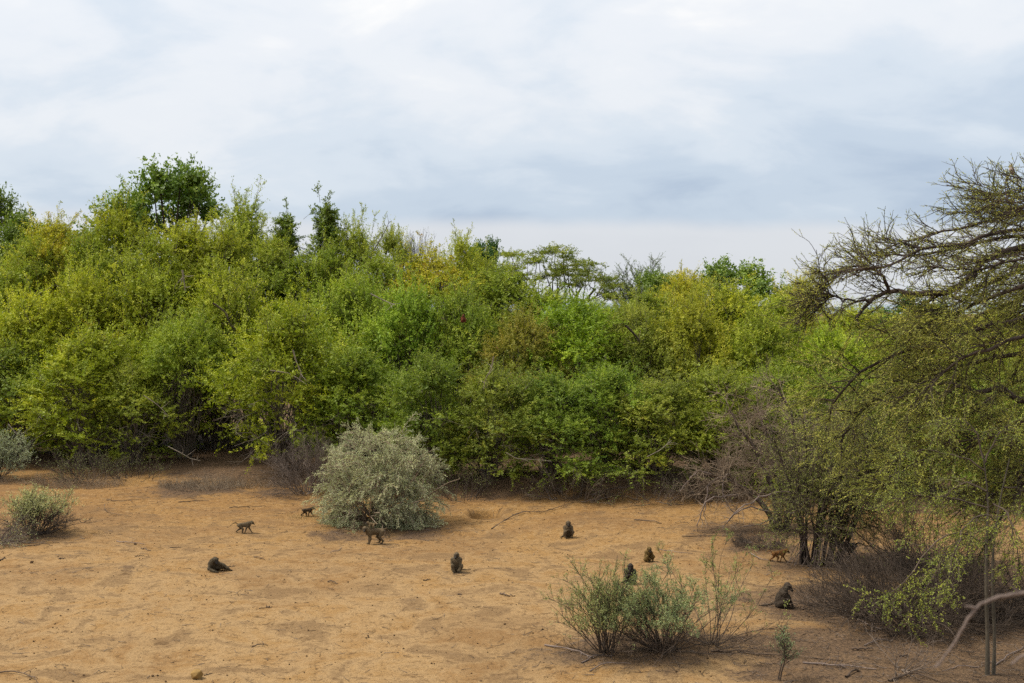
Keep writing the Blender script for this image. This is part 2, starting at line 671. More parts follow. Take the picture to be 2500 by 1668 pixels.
# ------------------------------------------------------------------ ground
LITTER_AND_SHADE = []            # (px, py, radius x m, radius y m, strength) where twigs and leaf litter have gathered, raised at lower right to paint tree shade
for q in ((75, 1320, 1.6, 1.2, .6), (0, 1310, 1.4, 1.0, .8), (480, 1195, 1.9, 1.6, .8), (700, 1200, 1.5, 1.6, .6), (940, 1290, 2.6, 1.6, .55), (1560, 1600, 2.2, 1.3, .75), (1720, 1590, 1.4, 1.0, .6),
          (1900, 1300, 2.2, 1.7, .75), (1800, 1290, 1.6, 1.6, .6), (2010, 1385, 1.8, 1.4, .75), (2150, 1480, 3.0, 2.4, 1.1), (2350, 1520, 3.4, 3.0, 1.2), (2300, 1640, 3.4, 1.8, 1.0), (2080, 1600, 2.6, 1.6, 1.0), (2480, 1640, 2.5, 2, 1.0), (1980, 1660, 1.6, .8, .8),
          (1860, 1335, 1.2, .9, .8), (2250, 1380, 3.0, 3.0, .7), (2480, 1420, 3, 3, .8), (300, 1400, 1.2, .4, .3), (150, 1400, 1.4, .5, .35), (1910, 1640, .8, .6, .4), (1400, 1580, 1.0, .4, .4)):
    LITTER_AND_SHADE.append((*gp(q[0], q[1])[:2], *q[2:]))


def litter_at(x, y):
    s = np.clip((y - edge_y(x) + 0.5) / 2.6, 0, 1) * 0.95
    for lx, ly, rx, ry, st in LITTER_AND_SHADE:
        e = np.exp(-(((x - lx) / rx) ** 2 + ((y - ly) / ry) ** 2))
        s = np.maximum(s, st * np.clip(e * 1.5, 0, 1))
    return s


def build_ground():
    xs = np.concatenate([np.linspace(-4000, -60, 14), np.arange(-58, -28, 1.0), np.arange(-28, 28, 0.13), np.arange(28, 58, 1.0), np.linspace(60, 4000, 14)])
    ys = np.concatenate([np.linspace(-800, 12, 8), np.arange(14, 21, 0.5), np.arange(21, 50, 0.13), np.arange(50, 80, 0.7), np.linspace(82, 6000, 16)])
    X, Y = np.meshgrid(xs, ys)
    Z = gz(X, Y)
    fade = np.clip((90 - np.hypot(X, Y - 30)) / 40, 0, 1)
    Z = Z * fade
    n, m = X.shape
    V = np.stack([X, Y, Z], -1).reshape(-1, 3)
    i = np.arange(n * m).reshape(n, m)
    q = np.stack([i[:-1, :-1], i[:-1, 1:], i[1:, 1:], i[1:, :-1]], -1).reshape(-1, 4)
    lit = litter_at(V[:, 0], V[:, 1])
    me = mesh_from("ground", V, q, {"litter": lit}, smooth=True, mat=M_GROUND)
    g = ob("ground", me)
    g["kind"] = "structure"
    g["label"] = "orange sandy clearing with patches of litter"


build_ground()


def build_hills():
    rng = rng_(77)
    a = np.linspace(-1.3, 1.3, 160)
    h = 22 + 12 * np.sin(a * 5 + 1) + 7 * np.sin(a * 13 + 2) + 2 * np.sin(a * 41) + rng.normal(size=160) * 1.5
    h = np.maximum(h, 6)
    rows = []
    for k, (rr, f) in enumerate(((3300, -0.2), (3420, .45), (3540, .8), (3700, 1.0), (3950, .8), (4300, -.2))):
        rows.append(np.stack([np.sin(a) * rr, np.cos(a) * rr, h * f + (rng.normal(size=160) * 2 if 0 < k < 5 else 0)], -1))
    V = np.array(rows)
    i = np.arange(6 * 160).reshape(6, 160)
    q = np.stack([i[:-1, :-1], i[:-1, 1:], i[1:, 1:], i[1:, :-1]], -1).reshape(-1, 4)
    o = ob("hills", mesh_from("hills", V.reshape(-1, 3), q, smooth=True, mat=plain_mat("far_scrub", (0.20, 0.24, 0.28), 0.9, 0.1)))
    o["kind"] = "structure"


build_hills()

# ------------------------------------------------------------------ thicket trees
# every species builder returns (crown mesh, trunk mesh, nominal height, nominal width), built with the stem at the origin


def limbs_to(targets, rng, nst, spread, fork=(0.15, 0.45), k=8, sag=0.0):
    """stems from the ground, forking to reach every target"""
    n = len(targets)
    st = rng.integers(0, nst, n)
    ang = np.arange(nst) * 2 * PI / nst + rng.uniform(0, 1, nst)
    lean = np.stack([np.cos(ang), np.sin(ang), np.zeros(nst)], -1) * spread
    base = lean[st] * 0.25
    base[:, 2] = -0.1
    f = rng.uniform(*fork, n)
    ctrl1 = base + lean[st] * 0.5 + np.array([0, 0, 1.0]) * (targets[:, 2] * f)[:, None]
    ctrl2 = ctrl1 * 0.45 + targets * 0.55 + rng.normal(size=(n, 3)) * 0.25
    ctrl2[:, 2] += sag
    t = np.linspace(0, 1, k)[None, :, None]
    P = (1 - t) ** 3 * base[:, None] + 3 * (1 - t) ** 2 * t * ctrl1[:, None] + 3 * (1 - t) * t ** 2 * ctrl2[:, None] + t ** 3 * targets[:, None]
    P[:, 1:-1] += rng.normal(size=P[:, 1:-1].shape) * 0.05
    return P


def spray_tree(name, seed, lobes, lr, sprays, per, L, W, nst, stem_r, outw=0.7, up=0.55, rndm=0.8, grav=-0.10, slen=(0.9, 1.6), curl=0.16, mat=M_LEAF, bark=M_BARK,
               shoots=0, tmin=0.12, along=0.6, lrnd=0.8, twig_r=0.010, spread=0.5, off=0.03, bare=0, fork=(0.15, 0.45)):
    rng = rng_(seed)
    n = len(lobes)
    idx = np.repeat(np.arange(n), sprays)
    c = lobes[idx]
    start = c + rng.normal(size=c.shape) * (lr[idx] * 0.25)[:, None]
    cen = np.array([0, 0, lobes[:, 2].mean() * 0.8])
    o = unit(lobes - cen)[idx] * outw + unit(start - c) * 1.0 + rng.normal(size=c.shape) * rndm * 0.45
    o[:, 2] += up * np.clip((c[:, 2] - 0.6) / 2.0, -0.4, 1)
    ln = rng.uniform(*slen, len(c)) * lr[idx]
    P = grow(start, o, ln, 6, curl, grav, rng)
    lt = rng.uniform(0, 1, n)                      # each clump has its own tone
    bt = np.clip(lt[idx] * 0.6 + rng.uniform(0, 0.4, len(idx)), 0, 1)
    parts = [leaves_on(P, per, tmin, 1.0, L, W, rng, off, along, lrnd, 0.15, bt, c),
             leaves_on(P, 4, 0.0, 0.4, max(0.2, L * 1.5), max(0.12, W * 1.8), rng, 0.05, 0.5, 1.0, 0.1, bt * 0.5, c)]      # oversized darker leaves added inside the clump to block light
    wood = [tubes(P[::3, ::2], twig_r, twig_r * 0.3, 3)]
    if shoots:
        top = lobes[np.argsort(-lobes[:, 2])[:max(4, n // 5)]]
        s0 = top[rng.integers(0, len(top), shoots)] + rng.normal(size=(shoots, 3)) * 0.35
        d = rng.normal(size=(shoots, 3)) * 0.35
        d[:, 2] += 1.0
        Q = grow(s0, d, rng.uniform(0.9, 1.9, shoots), 7, 0.10, -0.03, rng)
        Q2, _ = kids(Q, 5, 0.3, 0.95, 0.45, 4, 0.12, 0.02, 0.7, 0.7, 0.3, rng)
        parts.append(leaves_on(Q, int(per * 0.7), 0.15, 1, L, W, rng, off, along, lrnd, 0.2))
        parts.append(leaves_on(Q2, int(per * 0.35), 0.1, 1, L, W, rng, off, along, lrnd, 0.2))
        wood += [tubes(Q, twig_r * 1.2, twig_r * 0.3, 3), tubes(Q2, twig_r * .7, twig_r * 0.3, 3)]
    if bare:                                       # leafless arching grey stems
        s0 = lobes[rng.integers(0, n, bare)] * np.array([0.7, 0.7, 0.6])
        d = unit(s0 * np.array([1, 1, 0.0]) + rng.normal(size=(bare, 3)) * 0.5)
        d[:, 2] += 0.35
        Q = grow(s0, d, rng.uniform(1.2, 2.8, bare), 9, 0.17, -0.09, rng)
        Q2, _ = kids(Q, 4, 0.3, 0.95, 0.8, 5, 0.2, -0.04, 0.8, 0.6, 0.0, rng)
        wood += [tubes(Q, 0.022, 0.007, 4), tubes(Q2, 0.011, 0.004, 3)]
    crown = leaf_mesh(name + "_crown", parts, mat)
    LP = limbs_to(lobes, rng, nst, spread, fork)
    rr = stem_r * rng.uniform(0.6, 1.0, n)
    wood.append(tubes(LP, rr, rr * 0.22, 6, 0.7))
    v, f = join(wood)
    trunk = mesh_from(name + "_trunk", v, f, smooth=True, mat=bark)
    hi = max(float(p[:, 2].max()) for p in (lobes,)) + float(lr.mean()) * 0.9 + (0.6 if shoots else 0)
    return crown, trunk, hi, None


def sal_bush(seed):
    """rounded salvadora bush, foliage down to the ground: 7.5 m high, 6.5 m wide"""
    rng = rng_(seed)
    K = 64
    u = rng.uniform(0.0, 1, K) ** 0.72
    th = np.arange(K) * 2.39996 + rng.uniform(-.5, .5, K)
    env = 3.1 * np.sqrt(np.clip(1 - u ** 2.3, 0, 1)) * (0.82 + 0.34 * np.sin(th * 2 + seed) * rng.uniform(0.3, 1, K))
    rho = rng.uniform(0.40, 1.05, K)
    lobes = np.stack([np.cos(th) * env * rho, np.sin(th) * env * rho, 0.3 + u * 5.9], -1)
    lr = rng.uniform(0.45, 1.05, K)
    return spray_tree("bush", seed, lobes, lr, 20, 32, 0.096, 0.042, 5, 0.06, shoots=34, bare=12, grav=-0.05, slen=(0.9, 2.0), tmin=0.15, rndm=0.75, up=1.15, outw=0.45)[:3] + (6.2,)


def sal_canopy(seed):
    return sal_over(seed, 3.5, 2.9)


def sal_over(seed, z0=1.25, zs=5.0):
    """old salvadora whose foliage hangs over a dark twiggy skirt: 7.5 m high, 6.5 m wide"""
    rng = rng_(seed)
    K = 60
    u = rng.uniform(0.0, 1, K) ** 0.72
    th = np.arange(K) * 2.39996 + rng.uniform(-.5, .5, K)
    env = 3.1 * np.sqrt(np.clip(1 - u ** 2.3, 0, 1)) * (0.80 + 0.36 * np.sin(th * 2 + seed) * rng.uniform(0.3, 1, K))
    rho = rng.uniform(0.45, 1.05, K)
    lobes = np.stack([np.cos(th) * env * rho, np.sin(th) * env * rho, z0 + 0.35 * np.sin(th * 3 + seed) + u * zs], -1)
    lr = rng.uniform(0.45, 1.05, K)
    return spray_tree("over", seed, lobes, lr, 20, 32, 0.096, 0.042, 7, 0.05, shoots=26, bare=34, grav=-0.06, slen=(0.9, 1.9), tmin=0.15, rndm=0.8, up=0.9, outw=0.5, spread=1.0)[:3] + (6.2,)


def sal_tall(seed):
    """taller salvadora whose crown rises on grey stems: 13 m high, 5.4 m wide"""
    rng = rng_(seed)
    K = 64
    u = rng.uniform(0.0, 1, K) ** 0.85
    th = np.arange(K) * 2.39996 + rng.uniform(-.5, .5, K)
    env = 2.6 * (np.sqrt(np.clip(1 - u ** 2.2, 0, 1)) * 0.9 + 0.10) * rng.uniform(0.7, 1.2, K)
    rho = rng.uniform(0.35, 1.0, K)
    lobes = np.stack([np.cos(th) * env * rho, np.sin(th) * env * rho, 2.6 + u * 8.7], -1)
    lr = rng.uniform(0.45, 1.05, K)
    return spray_tree("tall", seed, lobes, lr, 19, 32, 0.096, 0.041, 3, 0.07, shoots=46, grav=-0.03, up=1.3, outw=0.4, bare=8, slen=(0.9, 1.9), tmin=0.15, rndm=0.75)[:3] + (5.0,)


def broad(seed):
    """dark broad-leaved tree, airy lower crown: 12 m high, 6 m wide"""
    rng = rng_(seed)
    K = 44
    u = rng.uniform(0, 1, K)
    th = np.arange(K) * 2.39996
    env = 2.7 * np.sqrt(np.clip(1 - np.abs(u * 1.5 - 0.62) ** 2.2, 0.02, 1)) * rng.uniform(0.7, 1.15, K)
    rho = rng.uniform(0.55, 1.0, K)
    lobes = np.stack([np.cos(th) * env * rho, np.sin(th) * env * rho, 5.6 + u * 5.6], -1)
    lr = rng.uniform(0.6, 1.05, K)
    return spray_tree("broad", seed, lobes, lr, 26, 20, 0.17, 0.10, 1, 0.15, mat=M_LEAF_GLOSS, grav=-0.04, up=0.35, rndm=1.1, slen=(0.8, 1.25), off=0.06, lrnd=1.1, spread=0.6, bark=M_BARK_DARK, fork=(0.4, 0.6))[:3] + (6.0,)


def spires(seed):
    """dark pinnate-leaved tree with two pointed tops: 13 m high, 4.4 m wide"""
    rng = rng_(seed)
    lobes, lr = [], []
    for sx, zt, w in ((-1.15, 12.1, 0.9), (0.75, 12.7, 1.3)):
        for k in range(34):
            u = k / 33
            r = w * (1 - u) ** 0.75 * rng.uniform(0.4, 1.0)
            a = k * 2.4
            lobes.append((sx + math.cos(a) * r, math.sin(a) * r, 6.2 + (zt - 6.2) * u))
            lr.append(0.75 * (1 - 0.5 * u))
    lobes, lr = np.array(lobes), np.array(lr)
    return spray_tree("spires", seed, lobes, lr, 18, 26, 0.13, 0.055, 2, 0.12, mat=M_LEAF_GLOSS, grav=-0.06, up=0.15, outw=1.0, shoots=10, spread=0.8, bark=M_BARK_DARK)[:3] + (4.6,)


def flat_acacia(seed):
    """umbrella acacia on open forking limbs: 11.5 m high, 7 m wide"""
    rng = rng_(seed)
    pads = [(-2.6, 10.0, 1.0), (-1.9, 10.9, .8), (-0.9, 10.4, 1.0), (-0.1, 11.2, .9), (0.6, 10.2, 1.1), (1.3, 10.8, .8), (1.9, 9.6, 1.1), (2.9, 9.2, 1.0), (3.6, 8.7, .8), (-3.3, 9.3, .8),
            (0.2, 9.5, 1.0), (-1.5, 9.4, 1.0), (2.5, 10.1, .8), (1.1, 8.9, .9), (3.1, 8.1, .6), (-2.3, 8.6, .6)]
    P_ = []
    for x, z, r in pads:
        for _ in range(3):
            P_.append((x + rng.normal() * 0.35, rng.uniform(-2.2, 2.2), z + rng.normal() * 0.15, r))
    P_ = np.array(P_)
    lobes, lr = P_[:, :3], P_[:, 3] * 0.85
    idx = np.repeat(np.arange(len(lobes)), 22)
    s = lobes[idx] + rng.normal(size=(len(idx), 3)) * np.array([.3, .3, .06])
    a = rng.uniform(0, 2 * PI, len(idx))
    d = np.stack([np.cos(a), np.sin(a), rng.uniform(-.1, .5, len(idx))], -1)
    Pl = grow(s, d, rng.uniform(.5, 1.1, len(idx)) * lr[idx], 5, 0.2, 0.0, rng)
    parts = [leaves_on(Pl, 34, 0.0, 1, 0.095, 0.05, rng, 0.03, 0.4, 1.0, 0.2)]
    main = np.array([[(0.1 * k, 0, -0.1), (0.1 * k, 0, 3.0), (0.25 * sx, 0.2 * sy, 5.6), (0.7 * sx, 0.6 * sy, 7.4), (sx, sy, 8.6)] for k, (sx, sy) in enumerate(((-2.2, .6), (-.8, -.9), (.7, .8), (1.9, -.5), (2.8, .7)))], float)
    ends = main[:, -1]
    near = np.argmin(((lobes[:, None] - ends[None]) ** 2).sum(-1), 1)
    t_ = np.linspace(0, 1, 6)[None, :, None]
    st_, _ = sample(main, near, rng.uniform(0.62, 0.98, len(lobes)))
    LP = st_[:, None] * (1 - t_) + lobes[:, None] * t_ + np.array([0, 0, -0.35]) * (4 * t_ * (1 - t_)) + rng.normal(size=(len(lobes), 6, 3)) * 0.05 * (t_ > 0)
    v, f = join([tubes(Pl[::2], 0.012, 0.004, 3), tubes(main, 0.14, 0.055, 7), tubes(LP, 0.05, 0.014, 5)])
    return leaf_mesh("flat_crown", parts, M_LEAF), mesh_from("flat_trunk", v, f, smooth=True, mat=M_BARK_DARK), 11.6, 7.2


def thorn(seed):
    return fan_acacia(seed, 1)


def fan_acacia(seed, few=0):
    """upright fine-twigged acacia, blue-green haze of leaflets: 11 m high, 5.5 m wide"""
    rng = rng_(seed)
    n = 60
    a = rng.uniform(-1.0, 1.0, n)
    b = rng.uniform(0, 2 * PI, n)
    d = np.stack([np.sin(a) * np.cos(b), np.sin(a) * np.sin(b), np.cos(a)], -1)
    s = np.tile(np.array([0, 0, 6.0]), (n, 1)) + rng.normal(size=(n, 3)) * 0.2
    P1 = grow(s, d, rng.uniform(2.4, 4.4, n), 9, 0.10, 0.03, rng)
    P2, _ = kids(P1, 12, 0.25, 1, 1.0, 5, 0.16, 0.05, 0.7, 0.9, 0.25, rng)
    P3, _ = kids(P2, 3, 0.3, 1, 0.5, 4, 0.16, 0.05, 0.7, 0.9, 0.2, rng)
    parts = [leaves_on(P2, 1 if few else 9, 0.1, 1, 0.075, 0.03, rng, 0.02), leaves_on(P3, 1 if few else 8, 0.1, 1, 0.075, 0.03, rng, 0.02)]
    LP = limbs_to(P1[:, 3], rng, 1, 0.2, (0.5, 0.7))
    v, f = join([tubes(P1, 0.04, 0.01, 4), tubes(P2, 0.012, 0.005, 3), tubes(P3, 0.007, 0.003, 3), tubes(LP, 0.12, 0.04, 6)])
    return leaf_mesh("fan_crown", parts, M_LEAF), mesh_from("fan_trunk", v, f, smooth=True, mat=M_BARK_DARK), 10.6, 6.0


def feathery(seed):
    """bright fine-leaved tree with upright plumes: 9 m high, 5 m wide"""
    rng = rng_(seed)
    K = 44
    u = rng.uniform(0, 1, K) ** 0.8
    th = np.arange(K) * 2.39996
    env = 2.4 * np.sqrt(np.clip(1 - u ** 2.2, 0, 1)) * rng.uniform(0.6, 1.1, K)
    lobes = np.stack([np.cos(th) * env, np.sin(th) * env, 1.0 + u * 7.2], -1)
    lr = rng.uniform(0.8, 1.25, K)
    return spray_tree("feathery", seed, lobes, lr, 34, 30, 0.11, 0.046, 3, 0.06, grav=-0.05, up=0.7, rndm=0.7, shoots=14, curl=0.12)[:3] + (5.2,)


SPECIES = {"bush": (sal_bush, 5), "over": (sal_over, 4), "canopy": (sal_canopy, 2), "tall": (sal_tall, 4), "broad": (broad, 3), "spires": (spires, 1), "flat": (flat_acacia, 1), "fan": (fan_acacia, 1), "feathery": (feathery, 1), "thorn": (thorn, 1)}
PROTO = {}
for _k, (_f, _n) in SPECIES.items():
    PROTO[_k] = [_f(100 + 17 * i + len(_k)) for i in range(_n)]

YG, GR, DG, OL = (0.185, 0.200, 0.022), (0.115, 0.150, 0.022), (0.072, 0.104, 0.013), (0.135, 0.150, 0.036)
LEAF_GAIN = 2.0
MEAN = np.array([0.158, 0.172, 0.012])
BG, YO, PY, BR = (0.112, 0.160, 0.013), (0.230, 0.210, 0.022), (0.270, 0.250, 0.050), (0.150, 0.135, 0.034)
GT = "trees of the thicket"
TREES = [
    # px, top py, depth, width px, species, colour, turned share, label
    # skyline trees behind
    (10, 462, 70, 200, "broad", DG, 0, "dark green broad-leaved tree cut by the left edge, taller than its neighbours"),
    (165, 545, 68, 240, "broad", DG, 0, "low dark green broad-leaved crown between the far-left tree and the tallest dark tree"),
    (410, 408, 67, 262, "broad", (0.062, 0.100, 0.014), 0, "tallest dark green broad-leaved tree standing out above the left of the thicket"),
    (758, 472, 63, 205, "spires", (0.066, 0.096, 0.013), 0, "dark green tree with two pointed tops on the skyline"),
    (1175, 578, 68, 120, "broad", (0.035, 0.072, 0.014), 0, "small dark round crown just left of the flat-topped acacia"),
    (1335, 600, 76, 270, "flat", (0.090, 0.108, 0.024), 0, "flat-topped umbrella acacia with bare dark limbs on the skyline"),
    (1570, 632, 76, 200, "fan", (0.065, 0.095, 0.038), 0, "blue-green fine-twigged acacia right of the flat-topped acacia"),
    (1610, 655, 71, 150, "broad", (0.080, 0.115, 0.018), 0, "mid-green broad-leaved crown in front of the blue-green acacia"),
    (1800, 643, 69, 230, "broad", (0.070, 0.108, 0.014), 0, "dark green knobbly-topped tree on the skyline left of the big acacia"),
    (2190, 715, 69, 180, "broad", (0.040, 0.085, 0.018), 0, "dark green domed tree seen under the big acacia's long limb"),
    (1012, 555, 67, 130, "thorn", (0.10, 0.10, 0.04), 0, "bare thorny crown poking above the middle of the skyline"),
    # tall row
    (75, 575, 62.5, 150, "tall", (0.150, 0.180, 0.026), 0.10, "light green tree between the left edge and the yellow slender tree"),
    (215, 560, 62, 160, "tall", (0.140, 0.175, 0.026), 0.06, "light green tree right of the yellow slender tree"),
    (380, 560, 61.5, 180, "tall", (0.165, 0.190, 0.024), 0.03, "yellow-green tree left of the tallest dark tree's trunk"),
    (535, 545, 62, 170, "tall", (0.170, 0.190, 0.024), 0.05, "yellow-green tree right of the tallest dark tree's trunk"),
    (665, 570, 62, 160, "tall", (0.150, 0.175, 0.026), 0.05, "olive-green tree left of the two-pointed dark tree"),
    (815, 590, 61, 160, "tall", (0.130, 0.165, 0.026), 0.05, "green tree at the right foot of the two-pointed dark tree"),
    (930, 610, 60.5, 170, "tall", (0.145, 0.175, 0.028), 0.08, "yellow-green tree left of the orange and yellow tinted tree"),
    (1195, 640, 61, 150, "tall", (0.135, 0.165, 0.028), 0.05, "green tree under the small dark round crown"),
    (1340, 700, 59, 190, "tall", (0.125, 0.155, 0.022), 0.04, "green tree covering the trunk of the flat-topped acacia"),
    (1460, 735, 60, 200, "tall", (0.120, 0.150, 0.026), 0.05, "green tree behind the bright feathery tree, below the skyline gap"),
    (1580, 700, 60, 170, "tall", (0.130, 0.155, 0.026), 0.08, "olive tree below the blue-green acacia"),
    (1735, 695, 60.5, 160, "tall", (0.165, 0.180, 0.026), 0.12, "yellow-green tree between the yellow-topped tree and the knobbly dark tree"),
    (1900, 715, 60, 180, "tall", (0.150, 0.180, 0.026), 0.10, "light green tree left of the pale straw-yellow tree"),
    (20, 610, 64, 220, "tall", GR, 0.05, "green feathered tree at the left edge below the dark broad-leaved tree"),
    (140, 515, 64, 190, "tall", YO, 0.22, "yellow-leaved slender tree near the left edge with airy top"),
    (290, 490, 64, 170, "tall", YG, 0.04, "pale green airy tree on the left shoulder of the tallest dark tree"),
    (465, 530, 63, 210, "tall", YG, 0.05, "yellow-green tree directly in front of the tallest dark tree"),
    (605, 474, 65, 190, "tall", (0.150, 0.180, 0.030), 0.02, "pale airy-topped tree between the tallest dark tree and the two-pointed tree"),
    (735, 610, 61, 200, "tall", GR, 0.04, "green tree covering the foot of the two-pointed dark tree"),
    (870, 540, 63, 150, "tall", (0.150, 0.175, 0.030), 0.05, "thin see-through tree right of the two-pointed dark tree"),
    (955, 545, 63, 110, "tall", (0.160, 0.180, 0.035), 0.06, "narrow leaning tree with sky showing through, mid skyline"),
    (1045, 600, 60, 220, "tall", YO, 0.34, "orange and yellow tinted tree in the middle of the skyline"),
    (1135, 560, 62, 140, "tall", YG, 0.06, "slender yellow-green tree beside the small dark round crown"),
    (1245, 650, 60, 190, "tall", (0.125, 0.155, 0.028), 0.12, "green tree in front of the flat-topped acacia's left half"),
    (1670, 655, 63, 150, "tall", YO, 0.20, "yellow-topped tree in front of the knobbly dark tree"),
    (1800, 690, 61, 210, "tall", YG, 0.10, "yellow-green tree just below the knobbly dark tree"),
    (1955, 660, 66, 150, "tall", PY, 0.25, "pale straw-yellow tree touching the left tip of the big acacia"),
    (2080, 740, 62, 190, "tall", YG, 0.1, "yellow-green tree behind the drooping tip of the big acacia"),
    (2270, 745, 62, 200, "tall", PY, 0.25, "pale yellow tree glimpsed through the big acacia's middle"),
    (2430, 740, 62, 220, "tall", YG, 0.1, "yellow-green tree hidden behind the big acacia at the right edge"),
    # middle row
    (60, 690, 58.5, 300, "bush", YG, 0.12, "yellow-green bushy tree at the left edge, middle height of the thicket"),
    (215, 655, 59.5, 270, "bush", YG, 0.08, "yellow-green bushy tree under the yellow slender tree"),
    (370, 640, 60, 280, "bush", (0.170, 0.195, 0.026), 0.03, "light green bushy tree below the tallest dark tree"),
    (540, 640, 59, 280, "bush", (0.160, 0.180, 0.024), 0.05, "olive-green bushy tree left of centre with brown twigs showing"),
    (448, 760, 55.8, 250, "canopy", GR, 0.06, "deep green bushy tree above the dark hollow"),
    (860, 655, 57.5, 280, "bush", (0.125, 0.165, 0.028), 0.04, "mid-green bushy tree above and behind the silver-grey bush"),
    (1000, 690, 56, 260, "bush", (0.115, 0.175, 0.026), 0.03, "fresh green bushy tree below the orange tinted tree"),
    (1120, 690, 56, 250, "bush", (0.125, 0.160, 0.028), 0.05, "green bushy tree holding a small reddish-brown animal"),
    (1270, 755, 53.5, 230, "bush", BR, 0.30, "brownish half-dry bushy tree left of the bright feathery tree"),
    (1400, 705, 55, 240, "feathery", BG, 0, "bright green feathery tree in the middle right of the thicket"),
    (1545, 730, 56, 260, "bush", OL, 0.08, "olive bushy tree with a dark crooked bare limb"),
    (1700, 715, 56, 260, "bush", (0.180, 0.180, 0.026), 0.16, "yellowish bushy tree with rusty dead sprays"),
    (1860, 755, 55, 250, "bush", (0.160, 0.185, 0.026), 0.08, "light green bushy tree left of the big acacia, middle height"),
    (2020, 790, 54, 250, "bush", (0.150, 0.195, 0.026), 0.05, "bright yellow-green bushy tree under the big acacia's left tip"),
    (2190, 800, 54, 260, "bush", (0.150, 0.190, 0.026), 0.05, "light green bushy tree seen through the big acacia's left half"),
    (2390, 800, 53, 300, "bush", OL, 0.06, "olive bushy tree behind the big acacia near the right edge"),
    # front row, foliage down to the ground
    (20, 830, 56.5, 290, "over", (0.120, 0.150, 0.028), 0.08, "green drooping bush at the left edge of the thicket front"),
    (215, 790, 54.5, 320, "over", YG, 0.20, "yellow and orange flecked bush in the left of the thicket front"),
    (320, 880, 53.8, 220, "over", (0.150, 0.165, 0.030), 0.10, "olive bush leaning over the left side of the dark hollow"),
    (520, 800, 58.5, 230, "canopy", (0.080, 0.120, 0.022), 0.02, "dark green bush at the back of the dark hollow"),
    (705, 720, 52.0, 330, "over", (0.180, 0.200, 0.022), 0.05, "big yellow-green drooping bush right of the dark hollow"),
    (870, 830, 50.8, 290, "over", GR, 0.03, "green bush directly behind the silver-grey bush's top"),
    (1055, 860, 48.2, 270, "bush", (0.100, 0.130, 0.026), 0.06, "shaded dark bush behind the silver-grey bush's right side"),
    (1195, 890, 47.1, 260, "bush", (0.125, 0.140, 0.034), 0.22, "rusty flecked bush right of the silver-grey bush"),
    (1345, 900, 46.9, 270, "bush", (0.105, 0.145, 0.030), 0.08, "mid-green bush at the front, below the bright feathery tree"),
    (1480, 880, 47.3, 260, "bush", (0.110, 0.155, 0.030), 0.08, "green bush over the earth bank at the thicket front"),
    (1610, 920, 46.5, 270, "bush", OL, 0.14, "olive bush with yellow leaves left of the grey leafless tree"),
    (1755, 890, 46.3, 280, "bush", (0.150, 0.165, 0.034), 0.14, "yellow flecked bush behind the grey leafless tree"),
    (1910, 880, 46.1, 270, "bush", (0.150, 0.180, 0.030), 0.06, "light green bush behind the grey leafless tree's right side"),
    (2070, 900, 46.5, 290, "over", (0.120, 0.155, 0.030), 0.05, "green bush behind the many-stemmed shrub tree"),
    (2260, 930, 45.8, 320, "over", (0.100, 0.140, 0.028), 0.04, "green bush seen low through the big acacia's twigs"),
    (2460, 930, 45.0, 330, "over", (0.100, 0.140, 0.028), 0.04, "green bush low at the right edge behind the big acacia"),
]


def place_tree(px, top, Y, wpx, sp, col, turned, label, i):
    rng = rng_(900 + i)
    cm, tm, ph, pw = PROTO[sp][i % len(PROTO[sp])]
    p = at(px, top, Y)
    z0 = float(gz(p[0], Y))
    h = p[2] - z0
    w = wpx * Y / F * (1.32 if sp == "tall" else 1.16)
    sz = h / ph
    sx = w / pw
    t = ob("thicket_tree" if sp in ("bush", "over", "canopy", "tall", "feathery") else "skyline_tree", None, None, (p[0], Y, z0))
    rz = rng.uniform(0, 6.28) if sp not in ("spires", "flat") else 0.0
    t.rotation_euler = (0, 0, rz)
    t.scale = (sx, sx, sz)
    tag(t, label, "tree", GT)
    a = ob("trunk", tm, t)
    b = ob("crown", cm, t)
    v = rng.uniform(0.93, 1.07) * LEAF_GAIN
    if sp in ("tall", "bush", "over", "canopy"):
        col = np.array(col) * 0.86 + MEAN * 0.14
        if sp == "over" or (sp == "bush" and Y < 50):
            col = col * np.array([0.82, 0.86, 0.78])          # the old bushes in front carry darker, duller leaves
        turned *= 0.8
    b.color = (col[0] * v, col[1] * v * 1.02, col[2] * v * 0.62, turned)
    return t


TREE_OB = [place_tree(*_t, _i) for _i, _t in enumerate(TREES)]


def far_wood():
    """the bush goes on behind: a mass of distant crowns"""
    rng = rng_(611)
    n = 420
    Y = rng.uniform(85, 330, n)
    X = rng.uniform(-0.75, 0.75, n) * Y
    r = rng.uniform(1.6, 3.6, n)
    zc = rng.uniform(1.8, 3.6, n)
    per = 150
    d = unit(rng.normal(size=(n, per, 3)))
    p = np.stack([X, Y, zc], -1)[:, None] + d * (r[:, None, None] * rng.uniform(0.6, 1.05, (n, per, 1))) * np.array([1.2, 1.2, 0.85])
    p = p.reshape(-1, 3)
    p[:, 2] = np.maximum(p[:, 2], 0.1)
    dd = unit(rng.normal(size=p.shape))
    nr = unit(d.reshape(-1, 3) + rng.normal(size=p.shape) * 0.4)
    L = rng.uniform(0.5, 0.95, len(p))
    o = ob("far_wood", leaf_mesh("far_wood", [(p, dd, nr, L, L * 0.6, np.clip(np.repeat(rng.uniform(0, 1, n), per) * 0.6 + rng.uniform(0, .4, len(p)), 0, 1))], M_LEAF))
    o.color = (0.19, 0.24, 0.06, 0.05)
    tag(o, "distant bush beyond the thicket", "wood", kind="stuff")


far_wood()


